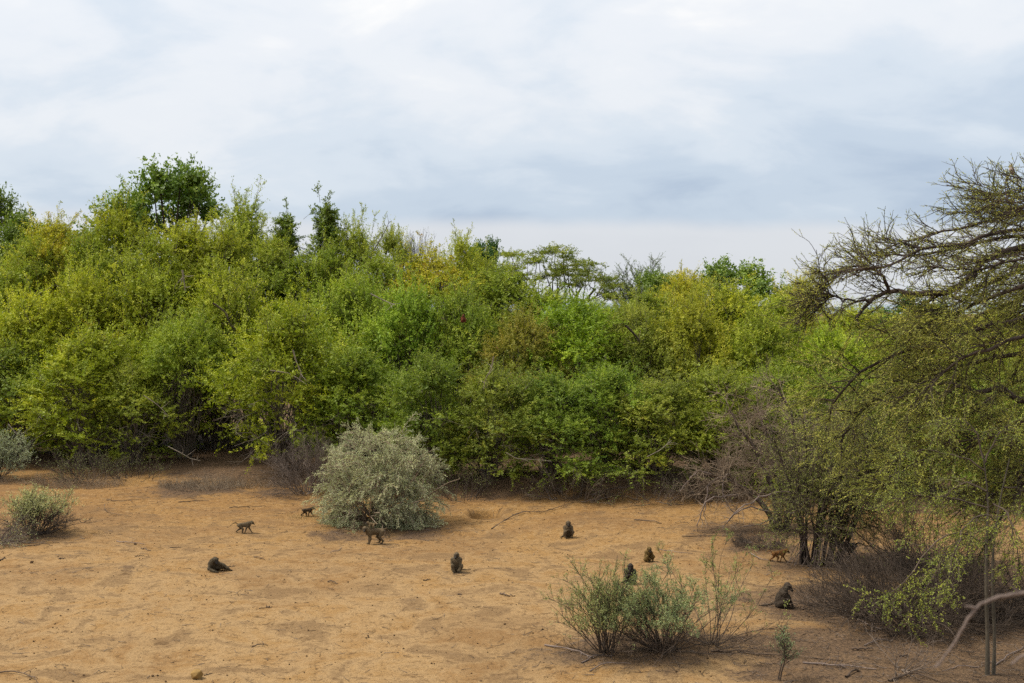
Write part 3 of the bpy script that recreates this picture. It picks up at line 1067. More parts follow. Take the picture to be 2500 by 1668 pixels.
def add_limb(i, pts, dY, r, m, name="bare_limb"):
    """a bare limb of tree i that shows through its foliage"""
    t = TREE_OB[i]
    Y = TREES[i][2]
    bpy.context.view_layer.update()
    inv = t.matrix_world.inverted()
    rng = rng_(700 + i)
    C = np.array([inv @ Vector(at(x, y, Y + dY + 0.15 * k)) for k, (x, y) in enumerate(pts)])
    C = np.array(grow_poly(C, 12))
    K, _ = kids(C[None], 5, 0.3, 0.95, 0.7, 5, 0.2, -0.02, 0.8, 0.6, 0.1, rng)
    v, f = join([tubes(C[None], r, r * 0.4, 5), tubes(K, r * 0.35, r * 0.15, 4)])
    ob(name, mesh_from(name, v, f, smooth=True, mat=m), t)


def grow_poly(C, k):
    s = np.linspace(0, len(C) - 1.001, k)
    i = s.astype(int)
    f = (s - i)[:, None]
    return C[i] * (1 - f) + C[i + 1] * f


def tree_near(word):
    return [k for k, t in enumerate(TREES) if word in t[7]][0]


M_LIMB_D = wood_mat("dark_limb", (0.030, 0.022, 0.018), (0.10, 0.075, 0.06))
M_LIMB_P = wood_mat("pale_limb", (0.16, 0.13, 0.10), (0.36, 0.31, 0.25))
for word, pts, dY, r, m in (
        ("dark crooked bare limb", [(1528, 795), (1545, 812), (1560, 830), (1562, 842), (1540, 836), (1522, 842)], -2.6, .06, M_LIMB_D),
        ("orange and yellow tinted", [(1073, 690), (1075, 715), (1080, 700), (1098, 698), (1110, 705)], -2.8, .06, M_LIMB_D),
        ("deep green bushy tree above", [(520, 740), (548, 760), (560, 785), (565, 800)], -2.6, .05, M_LIMB_D),
        ("big yellow-green drooping", [(715, 855), (722, 880), (735, 910), (730, 935)], -2.7, .035, M_LIMB_P),
        ("big yellow-green drooping", [(660, 905), (700, 910), (730, 925), (735, 940)], -2.7, .03, M_LIMB_P),
        ("rusty flecked bush right", [(1205, 870), (1200, 900), (1185, 925), (1180, 950)], -2.4, .035, M_LIMB_P),
        ("mid-green bush at the front", [(1235, 1105), (1260, 1120), (1300, 1122), (1345, 1125)], -2.6, .03, M_LIMB_P),
        ("green bush over the earth bank", [(1440, 1165), (1470, 1190), (1480, 1215), (1495, 1250)], -2.8, .045, M_LIMB_D),
        ("green bush over the earth bank", [(1445, 1210), (1480, 1195), (1530, 1190), (1560, 1180)], -2.6, .05, M_LIMB_D),
        ("olive bush with yellow leaves", [(1580, 1115), (1610, 1100), (1640, 1075)], -2.5, .03, M_LIMB_P),
        ("fresh green bushy", [(905, 718), (940, 735), (965, 745)], -2.6, .03, M_LIMB_P),
        ("yellow and orange flecked", [(20, 1035), (40, 1060), (60, 1070)], -2.6, .03, M_LIMB_P),
        ("olive bush leaning", [(410, 1090), (440, 1105), (465, 1120), (490, 1125)], -2.6, .035, M_LIMB_P),
        ("olive bush leaning", [(350, 965), (380, 985), (402, 1005), (410, 1020)], -2.4, .03, M_LIMB_P),
        ("light green bushy tree below the tallest", [(445, 660), (448, 680), (452, 710)], -2.6, .05, M_LIMB_P),
        ("narrow leaning tree", [(905, 625), (925, 590), (945, 555), (950, 540)], -1.0, .04, M_LIMB_D)):
    add_limb(tree_near(word), pts, dY, r, m)

# ------------------------------------------------------------------ bushes


def plant(name, label, cat, loc, wood, leaves, wmat, lmat, col, turned=0.0, group=None, rot=0.0, wname="branches", lname="foliage", gain=1.0):
    t = ob(name, None, None, loc, (0, 0, rot))
    tag(t, label, cat, group)
    if wood:
        v, f = join(wood)
        ob(wname, mesh_from(name + "_" + wname, v, f, smooth=True, mat=wmat), t)
    if leaves:
        o = ob(lname, leaf_mesh(name + "_" + lname, leaves, lmat), t)
        o.color = (col[0] * gain, col[1] * gain, col[2] * gain, turned)
    return t


def stems_from(n, rng, br, tilt, length, k=9, curl=0.08, grav=-0.05, lean=(0, 0), zpow=1.0):
    """stems fanning out of a root crown of radius br"""
    a = rng.uniform(0, 2 * PI, n)
    r = br * np.sqrt(rng.uniform(0, 1, n))
    s = np.stack([np.cos(a) * r, np.sin(a) * r, np.full(n, -0.05)], -1)
    ti = rng.uniform(tilt[0], tilt[1], n)
    a2 = a + rng.normal(size=n) * 0.5
    d = np.stack([np.sin(ti) * np.cos(a2) + lean[0], np.sin(ti) * np.sin(a2) + lean[1], np.cos(ti)], -1)
    return grow(s, d, rng.uniform(length[0], length[1], n), k, curl, grav, rng)


def keep_above(P, z=0.02):
    P[..., 2] = np.maximum(P[..., 2], z + 0.02 * np.abs(np.sin(P[..., 0] * 9)))
    return P


def silver_bush():
    rng = rng_(41)
    p = gpos(925, 1288)
    p[0] *= (p[1] + 1.0) / p[1]
    p[1] += 1.0
    p[2] = gz(p[0], p[1])
    rx, ry, h = 2.42, 2.1, 3.65
    # main stems
    S = stems_from(46, rng, 0.5, (0.15, 1.25), (2.0, 3.3), 8, 0.08, -0.05)
    keep_above(S)
    # plumes fill a lumpy dome: arching branches feathered with short twigs
    n = 640
    d = unit(rng.normal(size=(n, 3)))
    d[:, 2] = np.abs(d[:, 2]) * 1.0 - 0.06
    d = unit(d)
    lump = 1.06 + 0.09 * blob_noise(d * 1.0, rng, 3.2) + 0.07 * blob_noise(d, rng, 8)
    rr = (rng.uniform(0.25, 0.80, n) ** 0.6) * lump
    st0 = d * rr[:, None] * np.array([rx, ry, h * 0.93])
    st0[:, :2] *= np.clip(0.60 + 0.80 * st0[:, 2:] / h, 0.58, 1.0)
    st0[:, 2] = np.maximum(st0[:, 2], 0.10)
    swirl = np.stack([np.sin(st0[:, 2] * 2.3 + st0[:, 0] * 1.4), np.cos(st0[:, 0] * 2.0 + st0[:, 2]), 0.35 * np.sin(st0[:, 1] * 2 + st0[:, 0])], -1)
    dr = unit(d * 0.9 + swirl * 0.6 + rng.normal(size=d.shape) * 0.35 + np.array([0, 0, 0.25]))
    PL = keep_above(grow(st0, dr, rng.uniform(0.5, 1.1, n), 9, 0.10, -0.15, rng))
    T, ti = kids(PL, 15, 0.05, 1.0, 0.34, 5, 0.10, -0.10, 0.55, 0.9, 0.05, rng, 0.4, 0.3)
    keep_above(T)
    T2, _ = kids(T, 1, 0.2, 0.8, 0.16, 4, 0.12, -0.05, 0.6, 0.9, 0.05, rng)
    keep_above(T2)
    n = len(T)
    st = T[:, 0]
    bt = np.clip(0.5 + 0.18 * blob_noise(st, rng, 1.2) + (rng.uniform(-.3, .3, len(PL)))[ti] + rng.normal(size=n) * 0.08, 0, 1)
    lv = [leaves_on(T, 11, 0.0, 1, 0.046, 0.018, rng, 0.008, 0.8, 0.6, 0.1, bt), leaves_on(T2, 6, 0.0, 1, 0.044, 0.018, rng, 0.008, 0.8, 0.6, 0.1, bt)]
    wood = [tubes(S, 0.035, 0.008, 5), tubes(PL, 0.012, 0.005, 4), tubes(T[:, ::2], 0.007, 0.004, 3), tubes(T2[:, ::3], 0.004, 0.003, 3)]
    plant("silver_bush", "large round silver-grey bush standing in front of the thicket left of centre", "bush", p, wood, lv, M_TWIG_PALE, M_LEAF_GREY, (0.48, 0.52, 0.295), 0.10)


silver_bush()


def shrub(name, label, px, py, seed, n, tilt, length, per2, len2, per3, len3, leaf, col, wmat=M_TWIG_BROWN, lmat=M_LEAF_GREY, br=0.16, lean=(0, 0), grav=-0.04, turned=0.0, t2=(0.3, 1.0), group="shrubs in the clearing",
          cat="shrub", up=0.25, curl=0.08, r0=0.014, low=0, squash=1.0, per_leaf=10, dy=0.0):
    rng = rng_(seed)
    p = gpos(px, py)
    p[1] += dy
    S = stems_from(n, rng, br, tilt, length, 9, curl, grav, lean)
    if low:
        S = np.concatenate([S, stems_from(low, rng, br, (0.95, 1.45), (length[0] * .8, length[1] * 1.05), 9, 0.10, 0.02)])
    S[..., 1] *= squash
    keep_above(S)
    T, _ = kids(S, per2, t2[0], t2[1], len2, 5, 0.13, grav * 0.5, 0.75, 0.8, up, rng)
    keep_above(T)
    wood = [tubes(S, r0, r0 * 0.3, 4), tubes(T, r0 * 0.42, r0 * 0.2, 3)]
    lv = []
    nl = leaf[2]
    if per3:
        Q, _ = kids(T, per3, 0.25, 1.0, len3, 4, 0.14, grav * 0.5, 0.75, 0.8, up, rng)
        keep_above(Q)
        wood.append(tubes(Q[:, ::3], r0 * 0.26, r0 * 0.15, 3))
        if nl:
            if len(leaf) > 3:
                Q = Q[Q[:, 1, 2] + rng.normal(size=len(Q)) * 0.12 > leaf[3]]
            lv.append(leaves_on(Q, nl, 0.1, 1, leaf[0], leaf[1], rng, 0.012, 0.6, 0.8, 0.2))
    if nl:
        hi = T[T[:, 2, 2] > leaf[3]] if len(leaf) > 3 else T
        lv.append(leaves_on(hi, nl, 0.2, 1, leaf[0], leaf[1], rng, 0.012, 0.6, 0.8, 0.2))
    return plant(name, label, cat, p, wood, lv, wmat, lmat, col, turned, group, gain=1.5)


GREY_G, BLUE_G = (0.250, 0.265, 0.120), (0.150, 0.215, 0.115)
# left of the clearing
shrub("shrub", "pale olive shrub on dark bare stems at the left of the clearing", 82, 1306, 51, 46, (0.05, 0.9), (0.95, 1.65), 11, 0.52, 4, 0.30, (0.050, 0.020, 6, 0.75), (0.30, 0.31, 0.14), lean=(0.14, 0), br=0.2, up=0.35, low=14)
shrub("shrub", "grey-green shrub at the left edge against the thicket's foot", -12, 1172, 52, 40, (0.0, 0.9), (1.4, 2.3), 12, 0.7, 4, 0.35, (0.06, 0.026, 7), (0.23, 0.26, 0.16), br=0.3)
shrub("dry_brush", "low heap of dry grey twigs at the left edge beside the pale olive shrub", -20, 1325, 53, 46, (0.6, 1.5), (0.8, 1.6), 8, 0.5, 3, 0.25, (0.05, 0.02, 1), GREY_G, br=0.5, wmat=M_TWIG_GREY, grav=-0.06, cat="brush", group="heaps of dead brush")
# dry plants at the thicket's foot
shrub("dry_bush", "mauve-brown leafless bush on the left flank of the silver-grey bush", 750, 1205, 54, 60, (0.0, 1.15), (1.4, 2.6), 10, 0.8, 4, 0.45, (0.05, 0.02, 0), GREY_G, br=0.5, wmat=M_TWIG_GREY, cat="bush", group="leafless bushes")
shrub("dry_bush", "brown leafless scrub between the silver-grey bush and the burrow", 1130, 1236, 55, 24, (0.0, 1.2), (0.9, 1.8), 8, 0.6, 3, 0.35, (0.05, 0.02, 1), (0.14, 0.17, 0.05), br=0.5, wmat=M_TWIG_BROWN, cat="bush", group="leafless bushes", dy=1.2)
shrub("dry_bush", "thin leafless scrub under the yellow flecked bush at the left of the thicket front", 210, 1175, 56, 46, (0.0, 1.2), (0.8, 1.7), 8, 0.6, 3, 0.3, (0.05, 0.02, 1), (0.14, 0.17, 0.05), br=0.9, wmat=M_TWIG_BROWN, cat="bush", group="leafless bushes")
shrub("dry_bush", "low leafless scrub below the dark hollow", 330, 1172, 57, 20, (0.0, 1.25), (0.6, 1.3), 8, 0.5, 3, 0.3, (0.05, 0.02, 1), (0.14, 0.17, 0.05), br=0.9, wmat=M_TWIG_BROWN, cat="bush", group="leafless bushes")
shrub("dry_bush", "tangled leafless scrub in front of the earth bank", 1400, 1228, 58, 26, (0.2, 1.35), (0.8, 1.7), 7, 0.6, 3, 0.35, (0.05, 0.02, 1), (0.14, 0.17, 0.05), br=0.9, wmat=M_TWIG_GREY, cat="bush", group="leafless bushes", dy=0.6)
shrub("dry_bush", "grey leafless scrub right of the earth bank", 1600, 1228, 59, 26, (0.2, 1.35), (0.8, 1.6), 7, 0.6, 3, 0.35, (0.05, 0.02, 1), (0.14, 0.17, 0.05), br=1.0, wmat=M_TWIG_GREY, cat="bush", group="leafless bushes", dy=0.4)
shrub("dry_bush", "small leafless scrub at the far right foot of the thicket", 1745, 1228, 60, 36, (0.2, 1.3), (0.8, 1.6), 8, 0.6, 3, 0.35, (0.05, 0.02, 0), GREY_G, br=0.8, wmat=M_TWIG_BROWN, cat="bush", group="leafless bushes")


def grass_clump(label, px, py, seed, n, r, h, m, rx=1.0):
    rng = rng_(seed)
    a = rng.uniform(0, 2 * PI, n)
    rr = r * np.sqrt(rng.uniform(0, 1, n))
    s = np.stack([np.cos(a) * rr * rx, np.sin(a) * rr, np.full(n, 0.0)], -1)
    d = rng.normal(size=(n, 3)) * 0.55
    d[:, 2] = np.abs(d[:, 2]) + 0.75
    P = keep_above(grow(s, d, h * rng.uniform(0.25, 1.25, n) * (0.75 + 0.35 * np.sin(s[:, 0] * 5) * np.cos(s[:, 1] * 4 + seed)), 5, 0.16, -0.16, rng), 0.0)
    g = plant("grass_clump", label, "grass clump", gpos(px, py), [tubes(P, 0.006, 0.002, 3)], [], m, None, None, group="clumps of dry grass", wname="blades")
    g["kind"] = "thing"


M_GRASS = wood_mat("dry_grass", (0.13, 0.09, 0.055), (0.30, 0.22, 0.145))
M_GRASS2 = wood_mat("grey_grass", (0.115, 0.085, 0.058), (0.29, 0.225, 0.155))
grass_clump("wide clump of dead grey-brown grass in front of the dark hollow's right side", 492, 1188, 61, 1300, 1.5, 0.62, M_GRASS2, 1.25)
grass_clump("brown dry grass at the thicket's foot behind the pale olive shrub", 195, 1188, 62, 900, 1.0, 0.75, M_GRASS, 1.9)
grass_clump("dry grass tuft between the dead grass clump and the mauve-brown bush", 620, 1186, 63, 800, 1.0, 0.5, M_GRASS, 1.5)
grass_clump("dry grass strip at the left foot of the thicket, above the pale olive shrub", 80, 1178, 64, 700, 0.9, 0.5, M_GRASS, 2.2)
grass_clump("thin yellowish grass under the left skirt of the silver-grey bush", 790, 1262, 65, 900, 0.9, 0.22, wood_mat("straw", (0.25, 0.17, 0.07), (0.42, 0.31, 0.14)), 1.6)

# the green shrubs in the right foreground
shrub("shrub", "blue-green shrub with dark upright stems, left of the three in the right foreground", 1482, 1598, 71, 38, (0.0, 0.58), (1.3, 2.2), 10, 0.50, 3, 0.24, (0.036, 0.016, 8, 0.55), (0.165, 0.185, 0.068), br=0.17, up=0.5, low=3, r0=0.012, lean=(-0.02, 0))
shrub("shrub", "densest blue-green shrub with arching brown stems, middle of the right foreground", 1622, 1590, 72, 50, (0.05, 0.80), (1.15, 1.85), 11, 0.45, 4, 0.22, (0.036, 0.016, 9, 0.72), (0.160, 0.195, 0.085), br=0.2, up=0.4, low=26, r0=0.011, lean=(-0.22, 0))
shrub("shrub", "tall sparse green shrub with see-through wands, right of the three in the foreground", 1738, 1578, 73, 10, (0.0, 0.85), (1.8, 2.7), 9, 0.45, 3, 0.18, (0.034, 0.014, 8, 0.8), (0.150, 0.190, 0.055), br=0.15, up=0.45, low=9, r0=0.011, lean=(0.10, 0), grav=-0.025)
shrub("sapling", "thin young shrub on one dark stem at the bottom edge", 1902, 1662, 74, 2, (0.0, 0.15), (0.8, 1.05), 22, 0.36, 4, 0.16, (0.034, 0.015, 4, 0.4), (0.120, 0.160, 0.075), br=0.02, up=0.2, r0=0.020, t2=(0.4, 1.0), curl=0.12)
shrub("dry_bush", "sprawling bare twigs at the bottom right between the thin young shrub and the post-like trunk", 2190, 1640, 75, 16, (0.3, 1.45), (0.5, 1.2), 6, 0.4, 2, 0.2, (0.05, 0.02, 0), GREY_G, br=0.2, wmat=M_TWIG_GREY, cat="bush", group="leafless bushes", r0=0.010)

# dead brush heaps on the right
shrub("dry_brush", "broad dark tangle of dead thorn branches on the ground at the right", 2245, 1540, 81, 165, (0.4, 1.5), (1.1, 2.3), 8, 0.9, 4, 0.45, (0.04, 0.02, 0), GREY_G, br=0.9, wmat=M_TWIG_BROWN, grav=-0.045, cat="brush", group="heaps of dead brush", r0=0.016, dy=1.0)
shrub("dry_brush", "low dark heap of dead thorn twigs behind the post-like trunk", 2420, 1520, 82, 90, (0.5, 1.5), (1.2, 2.4), 9, 0.8, 4, 0.4, (0.04, 0.02, 0), GREY_G, br=0.8, wmat=M_TWIG_BROWN, grav=-0.05, cat="brush", group="heaps of dead brush", r0=0.014, dy=1.0)
shrub("dry_brush", "thin brown dead branches standing behind the broad dark tangle", 2260, 1395, 83, 60, (0.1, 1.2), (1.5, 2.8), 8, 0.9, 3, 0.45, (0.05, 0.02, 1), (0.16, 0.19, 0.05), br=0.9, wmat=M_TWIG_BROWN, grav=-0.03, cat="brush", group="heaps of dead brush", r0=0.013)
shrub("dry_brush", "small flat heap of grey twigs below the grey leafless tree", 1848, 1330, 84, 60, (1.1, 1.5), (0.3, 0.65), 7, 0.3, 3, 0.15, (0.05, 0.02, 0), GREY_G, br=0.5, wmat=M_TWIG_BROWN, grav=-0.07, cat="brush", group="heaps of dead brush", r0=0.010)

# ------------------------------------------------------------------ trees on the right


def poly(points, k=14, jit=0.0, rng=None):
    """resample a hand-placed limb smoothly (Catmull-Rom)"""
    Pn = np.array(points, float)
    Pn = np.concatenate([2 * Pn[:1] - Pn[1:2], Pn, 2 * Pn[-1:] - Pn[-2:-1]])
    m = len(Pn) - 3
    out = []
    for t in np.linspace(0, m - 1e-6, k):
        i = int(t)
        f = t - i
        a, b, c, d = Pn[i:i + 4]
        out.append(0.5 * ((2 * b) + (c - a) * f + (2 * a - 5 * b + 4 * c - d) * f * f + (3 * b - a - 3 * c + d) * f ** 3))
    out = np.array(out)
    if jit:
        out[1:-1] += rng.normal(size=out[1:-1].shape) * jit
    return out


def grey_tree():
    """leafless grey tree with two dark leaning trunks"""
    rng = rng_(91)
    b = gpos(1905, 1298)
    Y = b[1]

    def q(px, py, dy=0.0):
        return at(px, py, Y + dy) - b
    main = [
        [(-0.18, 0, -0.05), q(1880, 1255), q(1845, 1215, .2), q(1805, 1190, .4), q(1760, 1165, .5), q(1715, 1160, .5)],
        [(-0.10, 0, -0.05), q(1893, 1240), q(1880, 1180, .3), q(1850, 1110, .6), q(1810, 1050, .8), q(1780, 1000, 1.0)],
        [(0.15, 0.1, -0.05), q(1925, 1240, .2), q(1930, 1170, .3), q(1940, 1090, .5), q(1930, 1010, .7), q(1900, 950, .8)],
        [(0.20, 0.05, -0.05), q(1935, 1235), q(1960, 1170, -.2), q(2000, 1100, -.3), q(2030, 1040, -.4)],
        [(0.0, 0.15, -0.05), q(1905, 1230, .4), q(1890, 1140, 1.0), q(1870, 1060, 1.6), q(1850, 1000, 2.0)],
    ]
    M_ = np.array([poly(m, 12, 0.03, rng) for m in main])
    # long pale limbs sprawling down to the left
    spr = [
        [q(1985, 1235, -.3), q(1930, 1255, -.5), q(1870, 1245, -.6), q(1820, 1240, -.7), q(1780, 1270, -.8), q(1765, 1292, -.8)],
        [q(1960, 1205, -.2), q(1895, 1205, -.4), q(1845, 1220, -.6), q(1800, 1250, -.8), q(1775, 1275, -.9)],
        [q(1805, 1190, .4), q(1780, 1160, .2), q(1765, 1170, .0), q(1768, 1215, -.1), q(1785, 1245, -.1), q(1800, 1255, -.2)],
        [q(1805, 1210, .4), q(1760, 1212, .2), q(1725, 1225, .0), q(1712, 1255, 0), q(1700, 1285, 0)],
        [q(1760, 1165, .5), q(1730, 1185, .3), q(1722, 1225, .1), q(1718, 1260, .0)],
        [q(1740, 1160, .5), q(1705, 1150, .5), q(1680, 1175, .5), q(1660, 1200, .4)],
        [q(1995, 1190, -.3), q(1965, 1210, -.4), q(1925, 1245, -.5), q(1870, 1275, -.6), q(1815, 1285, -.6)],
    ]
    S_ = np.array([poly(m, 12, 0.025, rng) for m in spr])
    L1, _ = kids(M_, 26, 0.35, 1.0, 1.5, 7, 0.14, -0.02, 0.85, 0.6, 0.15, rng)
    L2, _ = kids(L1, 7, 0.2, 1.0, 0.85, 5, 0.15, -0.02, 0.8, 0.7, 0.1, rng)
    L3, _ = kids(L2, 4, 0.2, 1.0, 0.45, 4, 0.15, 0.0, 0.8, 0.7, 0.1, rng)
    S1, _ = kids(S_, 7, 0.2, 1.0, 0.6, 5, 0.16, -0.05, 0.8, 0.6, -0.1, rng)
    S2, _ = kids(S1, 3, 0.2, 1.0, 0.3, 4, 0.16, -0.02, 0.8, 0.6, 0, rng)
    t = ob("leafless_tree", None, None, b)
    tag(t, "grey leafless tree with two dark leaning trunks and sprawling pale limbs", "tree", "trees on the right")
    v, f = tubes(M_, np.array([.13, .12, .14, .11, .10]), 0.03, 8, 0.7)
    ob("trunk", mesh_from("leafless_trunk", v, f, smooth=True, mat=M_BARK_DARK), t)
    v, f = join([tubes(L1, 0.017, 0.006, 4), tubes(L2, 0.008, 0.004, 3), tubes(L3[:, ::3], 0.005, 0.003, 3), tubes(S1, 0.012, 0.005, 3), tubes(S2, 0.006, 0.003, 3)])
    ob("twigs", mesh_from("leafless_twigs", v, f, smooth=True, mat=M_TWIG_PALE), t)
    v, f = tubes(S_, 0.036, 0.014, 5)
    ob("limbs", mesh_from("leafless_limbs", v, f, smooth=True, mat=M_DEADWOOD), t)


grey_tree()


def many_stem_tree():
    rng = rng_(92)
    b = gpos(2005, 1378)
    n = 28
    S = stems_from(n, rng, 0.6, (0.0, 0.30), (2.4, 4.8), 10, 0.05, -0.01, (0.10, 0))
    L1, _ = kids(S, 9, 0.38, 1.0, 1.25, 7, 0.12, -0.06, 0.85, 0.5, 0.15, rng)
    L2, _ = kids(L1, 7, 0.2, 1.0, 0.8, 5, 0.14, -0.07, 0.8, 0.7, 0.0, rng)
    L3, _ = kids(L2, 3, 0.2, 1.0, 0.4, 4, 0.14, -0.04, 0.8, 0.7, 0.0, rng)
    for P in (L1, L2, L3):
        keep_above(P, 0.3)
    t = ob("many_stemmed_tree", None, None, b)
    tag(t, "many-stemmed dark shrub tree with fine green foliage right of the walking orange-brown baboon", "tree", "trees on the right")
    v, f = tubes(S, rng.uniform(0.03, 0.07, n), 0.012, 7, 0.8)
    ob("trunk", mesh_from("many_stem_trunk", v, f, smooth=True, mat=M_BARK_DARK), t)
    v, f = join([tubes(L1, 0.016, 0.006, 4), tubes(L2, 0.008, 0.004, 3), tubes(L3[:, ::3], 0.005, 0.003, 3)])
    ob("twigs", mesh_from("many_stem_twigs", v, f, smooth=True, mat=M_TWIG_BROWN), t)
    o = ob("crown", leaf_mesh("many_stem_crown", [leaves_on(L3, 7, 0.1, 1, 0.042, 0.018, rng, 0.010, 0.9, 0.6), leaves_on(L2, 6, 0.1, 1, 0.042, 0.018, rng, 0.010, 0.9, 0.6)], M_LEAF), t)
    o.color = (0.26, 0.29, 0.07, 0.03)
    # bleached dead stems leaning at the foot
    a = rng.uniform(0, 2 * PI, 26)
    D = np.stack([np.stack([np.cos(a) * .45, np.sin(a) * .45, np.full(26, .9)], -1), np.stack([np.cos(a) * .7, np.sin(a) * .6, np.full(26, .4)], -1), np.stack([np.cos(a) * 1.0, np.sin(a) * .8, np.full(26, .02)], -1)], 1) + rng.normal(size=(26, 3, 3)) * 0.06
    v, f = tubes(D, 0.014, 0.008, 4)
    ob("dead_stems", mesh_from("many_stem_dead", v, f, smooth=True, mat=M_DEADWOOD), t)


many_stem_tree()


def big_acacia():
    rng = rng_(93)
    base = np.array([15.4, 29.0, 0.0])
    base[2] = gz(base[0], base[1])

    def q(px, py, Y):
        return at(px, py, Y) - base
    forkA, forkB = np.array([-0.4, 0, 6.2]), np.array([-0.2, 0.1, 4.4])
    up, lo = [], []
    # upper limbs: (pixel course, depth, radius)
    U = [
        ([(2640, 585), (2500, 600), (2400, 640), (2358, 690), (2295, 714), (2220, 716), (2170, 712), (2120, 738), (2090, 778)], 28.5, .13),
        ([(2170, 712), (2150, 668), (2110, 652), (2060, 660), (2020, 700)], 28.5, .05),
        ([(2120, 738), (2070, 735), (2030, 725), (2000, 750)], 28.3, .035),
        ([(2640, 560), (2500, 540), (2420, 560), (2330, 590), (2250, 600), (2165, 650), (2090, 660)], 27.6, .07),
        ([(2640, 540), (2520, 490), (2440, 505), (2360, 530), (2290, 548), (2220, 575)], 28.8, .06),
        ([(2640, 500), (2560, 448), (2495, 430), (2450, 431), (2410, 440)], 28.4, .035),
        ([(2640, 570), (2500, 560), (2400, 575), (2300, 610), (2200, 625), (2120, 610)], 30.2, .06),
        ([(2640, 590), (2520, 620), (2420, 650), (2340, 660), (2260, 650)], 27.0, .05),
        ([(2640, 520), (2540, 500), (2470, 480), (2420, 470), (2360, 490)], 30.0, .05),
        ([(2640, 480), (2560, 470), (2500, 455), (2440, 462)], 27.4, .04),
    ]
    for pts, Y, r in U:
        c = [q(x, y + (max(0, 640 - y) * 0.20), Y + 0.25 * math.sin(i * 1.7 + Y)) for i, (x, y) in enumerate(pts)]
        if pts[0][0] >= 2600:
            c = [forkA] + c
        up.append((poly(c, 16, 0.03, rng), r))
    stub = poly([q(2300, 714, 28.5), q(2275, 730, 28.4), q(2246, 746, 28.3)], 16)
    Lw = [
        ([(2640, 990), (2500, 972), (2440, 946), (2395, 958), (2345, 938), (2305, 966), (2272, 945), (2262, 925)], 28.0, .10),
        ([(2305, 966), (2300, 1010), (2285, 1080), (2230, 1140), (2160, 1185)], 28.0, .05),
        ([(2640, 1030), (2500, 1030), (2430, 1060), (2340, 1108), (2250, 1125), (2170, 1165)], 27.2, .08),
        ([(2640, 760), (2500, 780), (2400, 805), (2280, 835), (2160, 880), (2080, 930), (2030, 990)], 28.2, .08),
        ([(2640, 860), (2480, 865), (2350, 890), (2200, 945), (2100, 1010), (2050, 1070)], 29.2, .08),
        ([(2640, 700), (2480, 705), (2380, 745), (2260, 790), (2180, 830)], 27.4, .07),
        ([(2640, 720), (2500, 730), (2390, 770), (2270, 850), (2190, 930), (2120, 1010)], 30.4, .08),
        ([(2640, 820), (2500, 825), (2380, 860), (2290, 920), (2220, 1000)], 26.8, .07),
        ([(2640, 930), (2500, 925), (2400, 985), (2300, 1060), (2200, 1110)], 30.6, .07),
        ([(2640, 660), (2520, 650), (2420, 690), (2330, 745), (2250, 760)], 29.6, .06),
        ([(2640, 1060), (2520, 1080), (2440, 1150), (2390, 1220)], 28.8, .06),
        ([(2640, 690), (2560, 730), (2480, 770), (2420, 830)], 28.8, .06),
        ([(2640, 1120), (2540, 1150), (2480, 1210), (2440, 1290)], 27.6, .05),
    ]
    for pts, Y, r in Lw:
        c = [q(x, y, Y + 0.25 * math.sin(i * 1.7 + Y)) for i, (x, y) in enumerate(pts)]
        if pts[0][0] >= 2600:
            c = [forkB] + c
        lo.append((poly(c, 16, 0.03, rng), r))
    t = ob("big_acacia", None, None, base)
    tag(t, "big thorny acacia reaching in from the right edge with dark limbs", "tree", "trees on the right")
    UP, LO = np.array([p for p, _ in up]), np.array([p for p, _ in lo])
    ur, lr = np.array([r for _, r in up]), np.array([r for _, r in lo])
    tr = np.array([poly([(0.1, 0, -0.2), (0.0, 0, 1.5), (-0.15, 0.05, 3.2), forkB, forkA], 16)])
    v, f = tubes(stub[None], 0.06, 0.035, 6)
    ob("broken_stub", mesh_from("acacia_stub", v, f, smooth=True, mat=M_BARK_DARK), t)
    v, f = tubes(tr, 0.34, 0.2, 10)
    ob("trunk", mesh_from("acacia_trunk", v, f, smooth=True, mat=M_BARK_DARK), t)
    v, f = join([tubes(UP, ur * 0.95, ur * 0.3, 7), tubes(LO, lr * 1.0, lr * 0.28, 7)])
    ob("limbs", mesh_from("acacia_limbs", v, f, smooth=True, mat=M_BARK_DARK), t)
    left = np.array([-0.45, 0, 0])

    def fan(P, per, tmin, tmax, length, k, curl, grav, spread, along, upv, bias=0.0, flat=1.0):
        n = len(P)
        idx = np.repeat(np.arange(n), per)
        tt = rng.uniform(tmin, tmax, len(idx))
        p, tan = sample(P, idx, tt)
        d = tan * along + unit(rng.normal(size=p.shape)) * spread * np.array([1, 1, flat]) + left * bias
        d[:, 2] += upv
        return grow(p, d, length * rng.uniform(0.55, 1.35, len(idx)), k, curl, grav, rng)
    # upper canopy: dark wiry twigs, few leaves
    a1 = fan(UP, 27, 0.22, 1.0, 1.0, 8, 0.12, -0.006, 0.70, 0.55, 0.05, 0.6, 0.5)
    a2 = fan(a1, 6, 0.15, 1.0, 0.55, 6, 0.13, 0.005, 0.7, 0.75, 0.05, 0.3, 0.6)
    a3 = fan(a2, 2, 0.2, 1.0, 0.28, 4, 0.16, 0.01, 0.75, 0.7, 0.05, 0.2)
    # lower canopy: drooping, leafy
    b1 = fan(LO, 30, 0.2, 1.0, 1.2, 8, 0.13, -0.055, 0.75, 0.55, 0.05, 0.6)
    b2 = fan(b1, 8, 0.15, 1.0, 0.70, 6, 0.13, -0.06, 0.65, 0.8, 0.02, 0.35)
    b3 = fan(b2, 3, 0.2, 1.0, 0.34, 4, 0.11, -0.04, 0.55, 0.85, 0.0, 0.3)
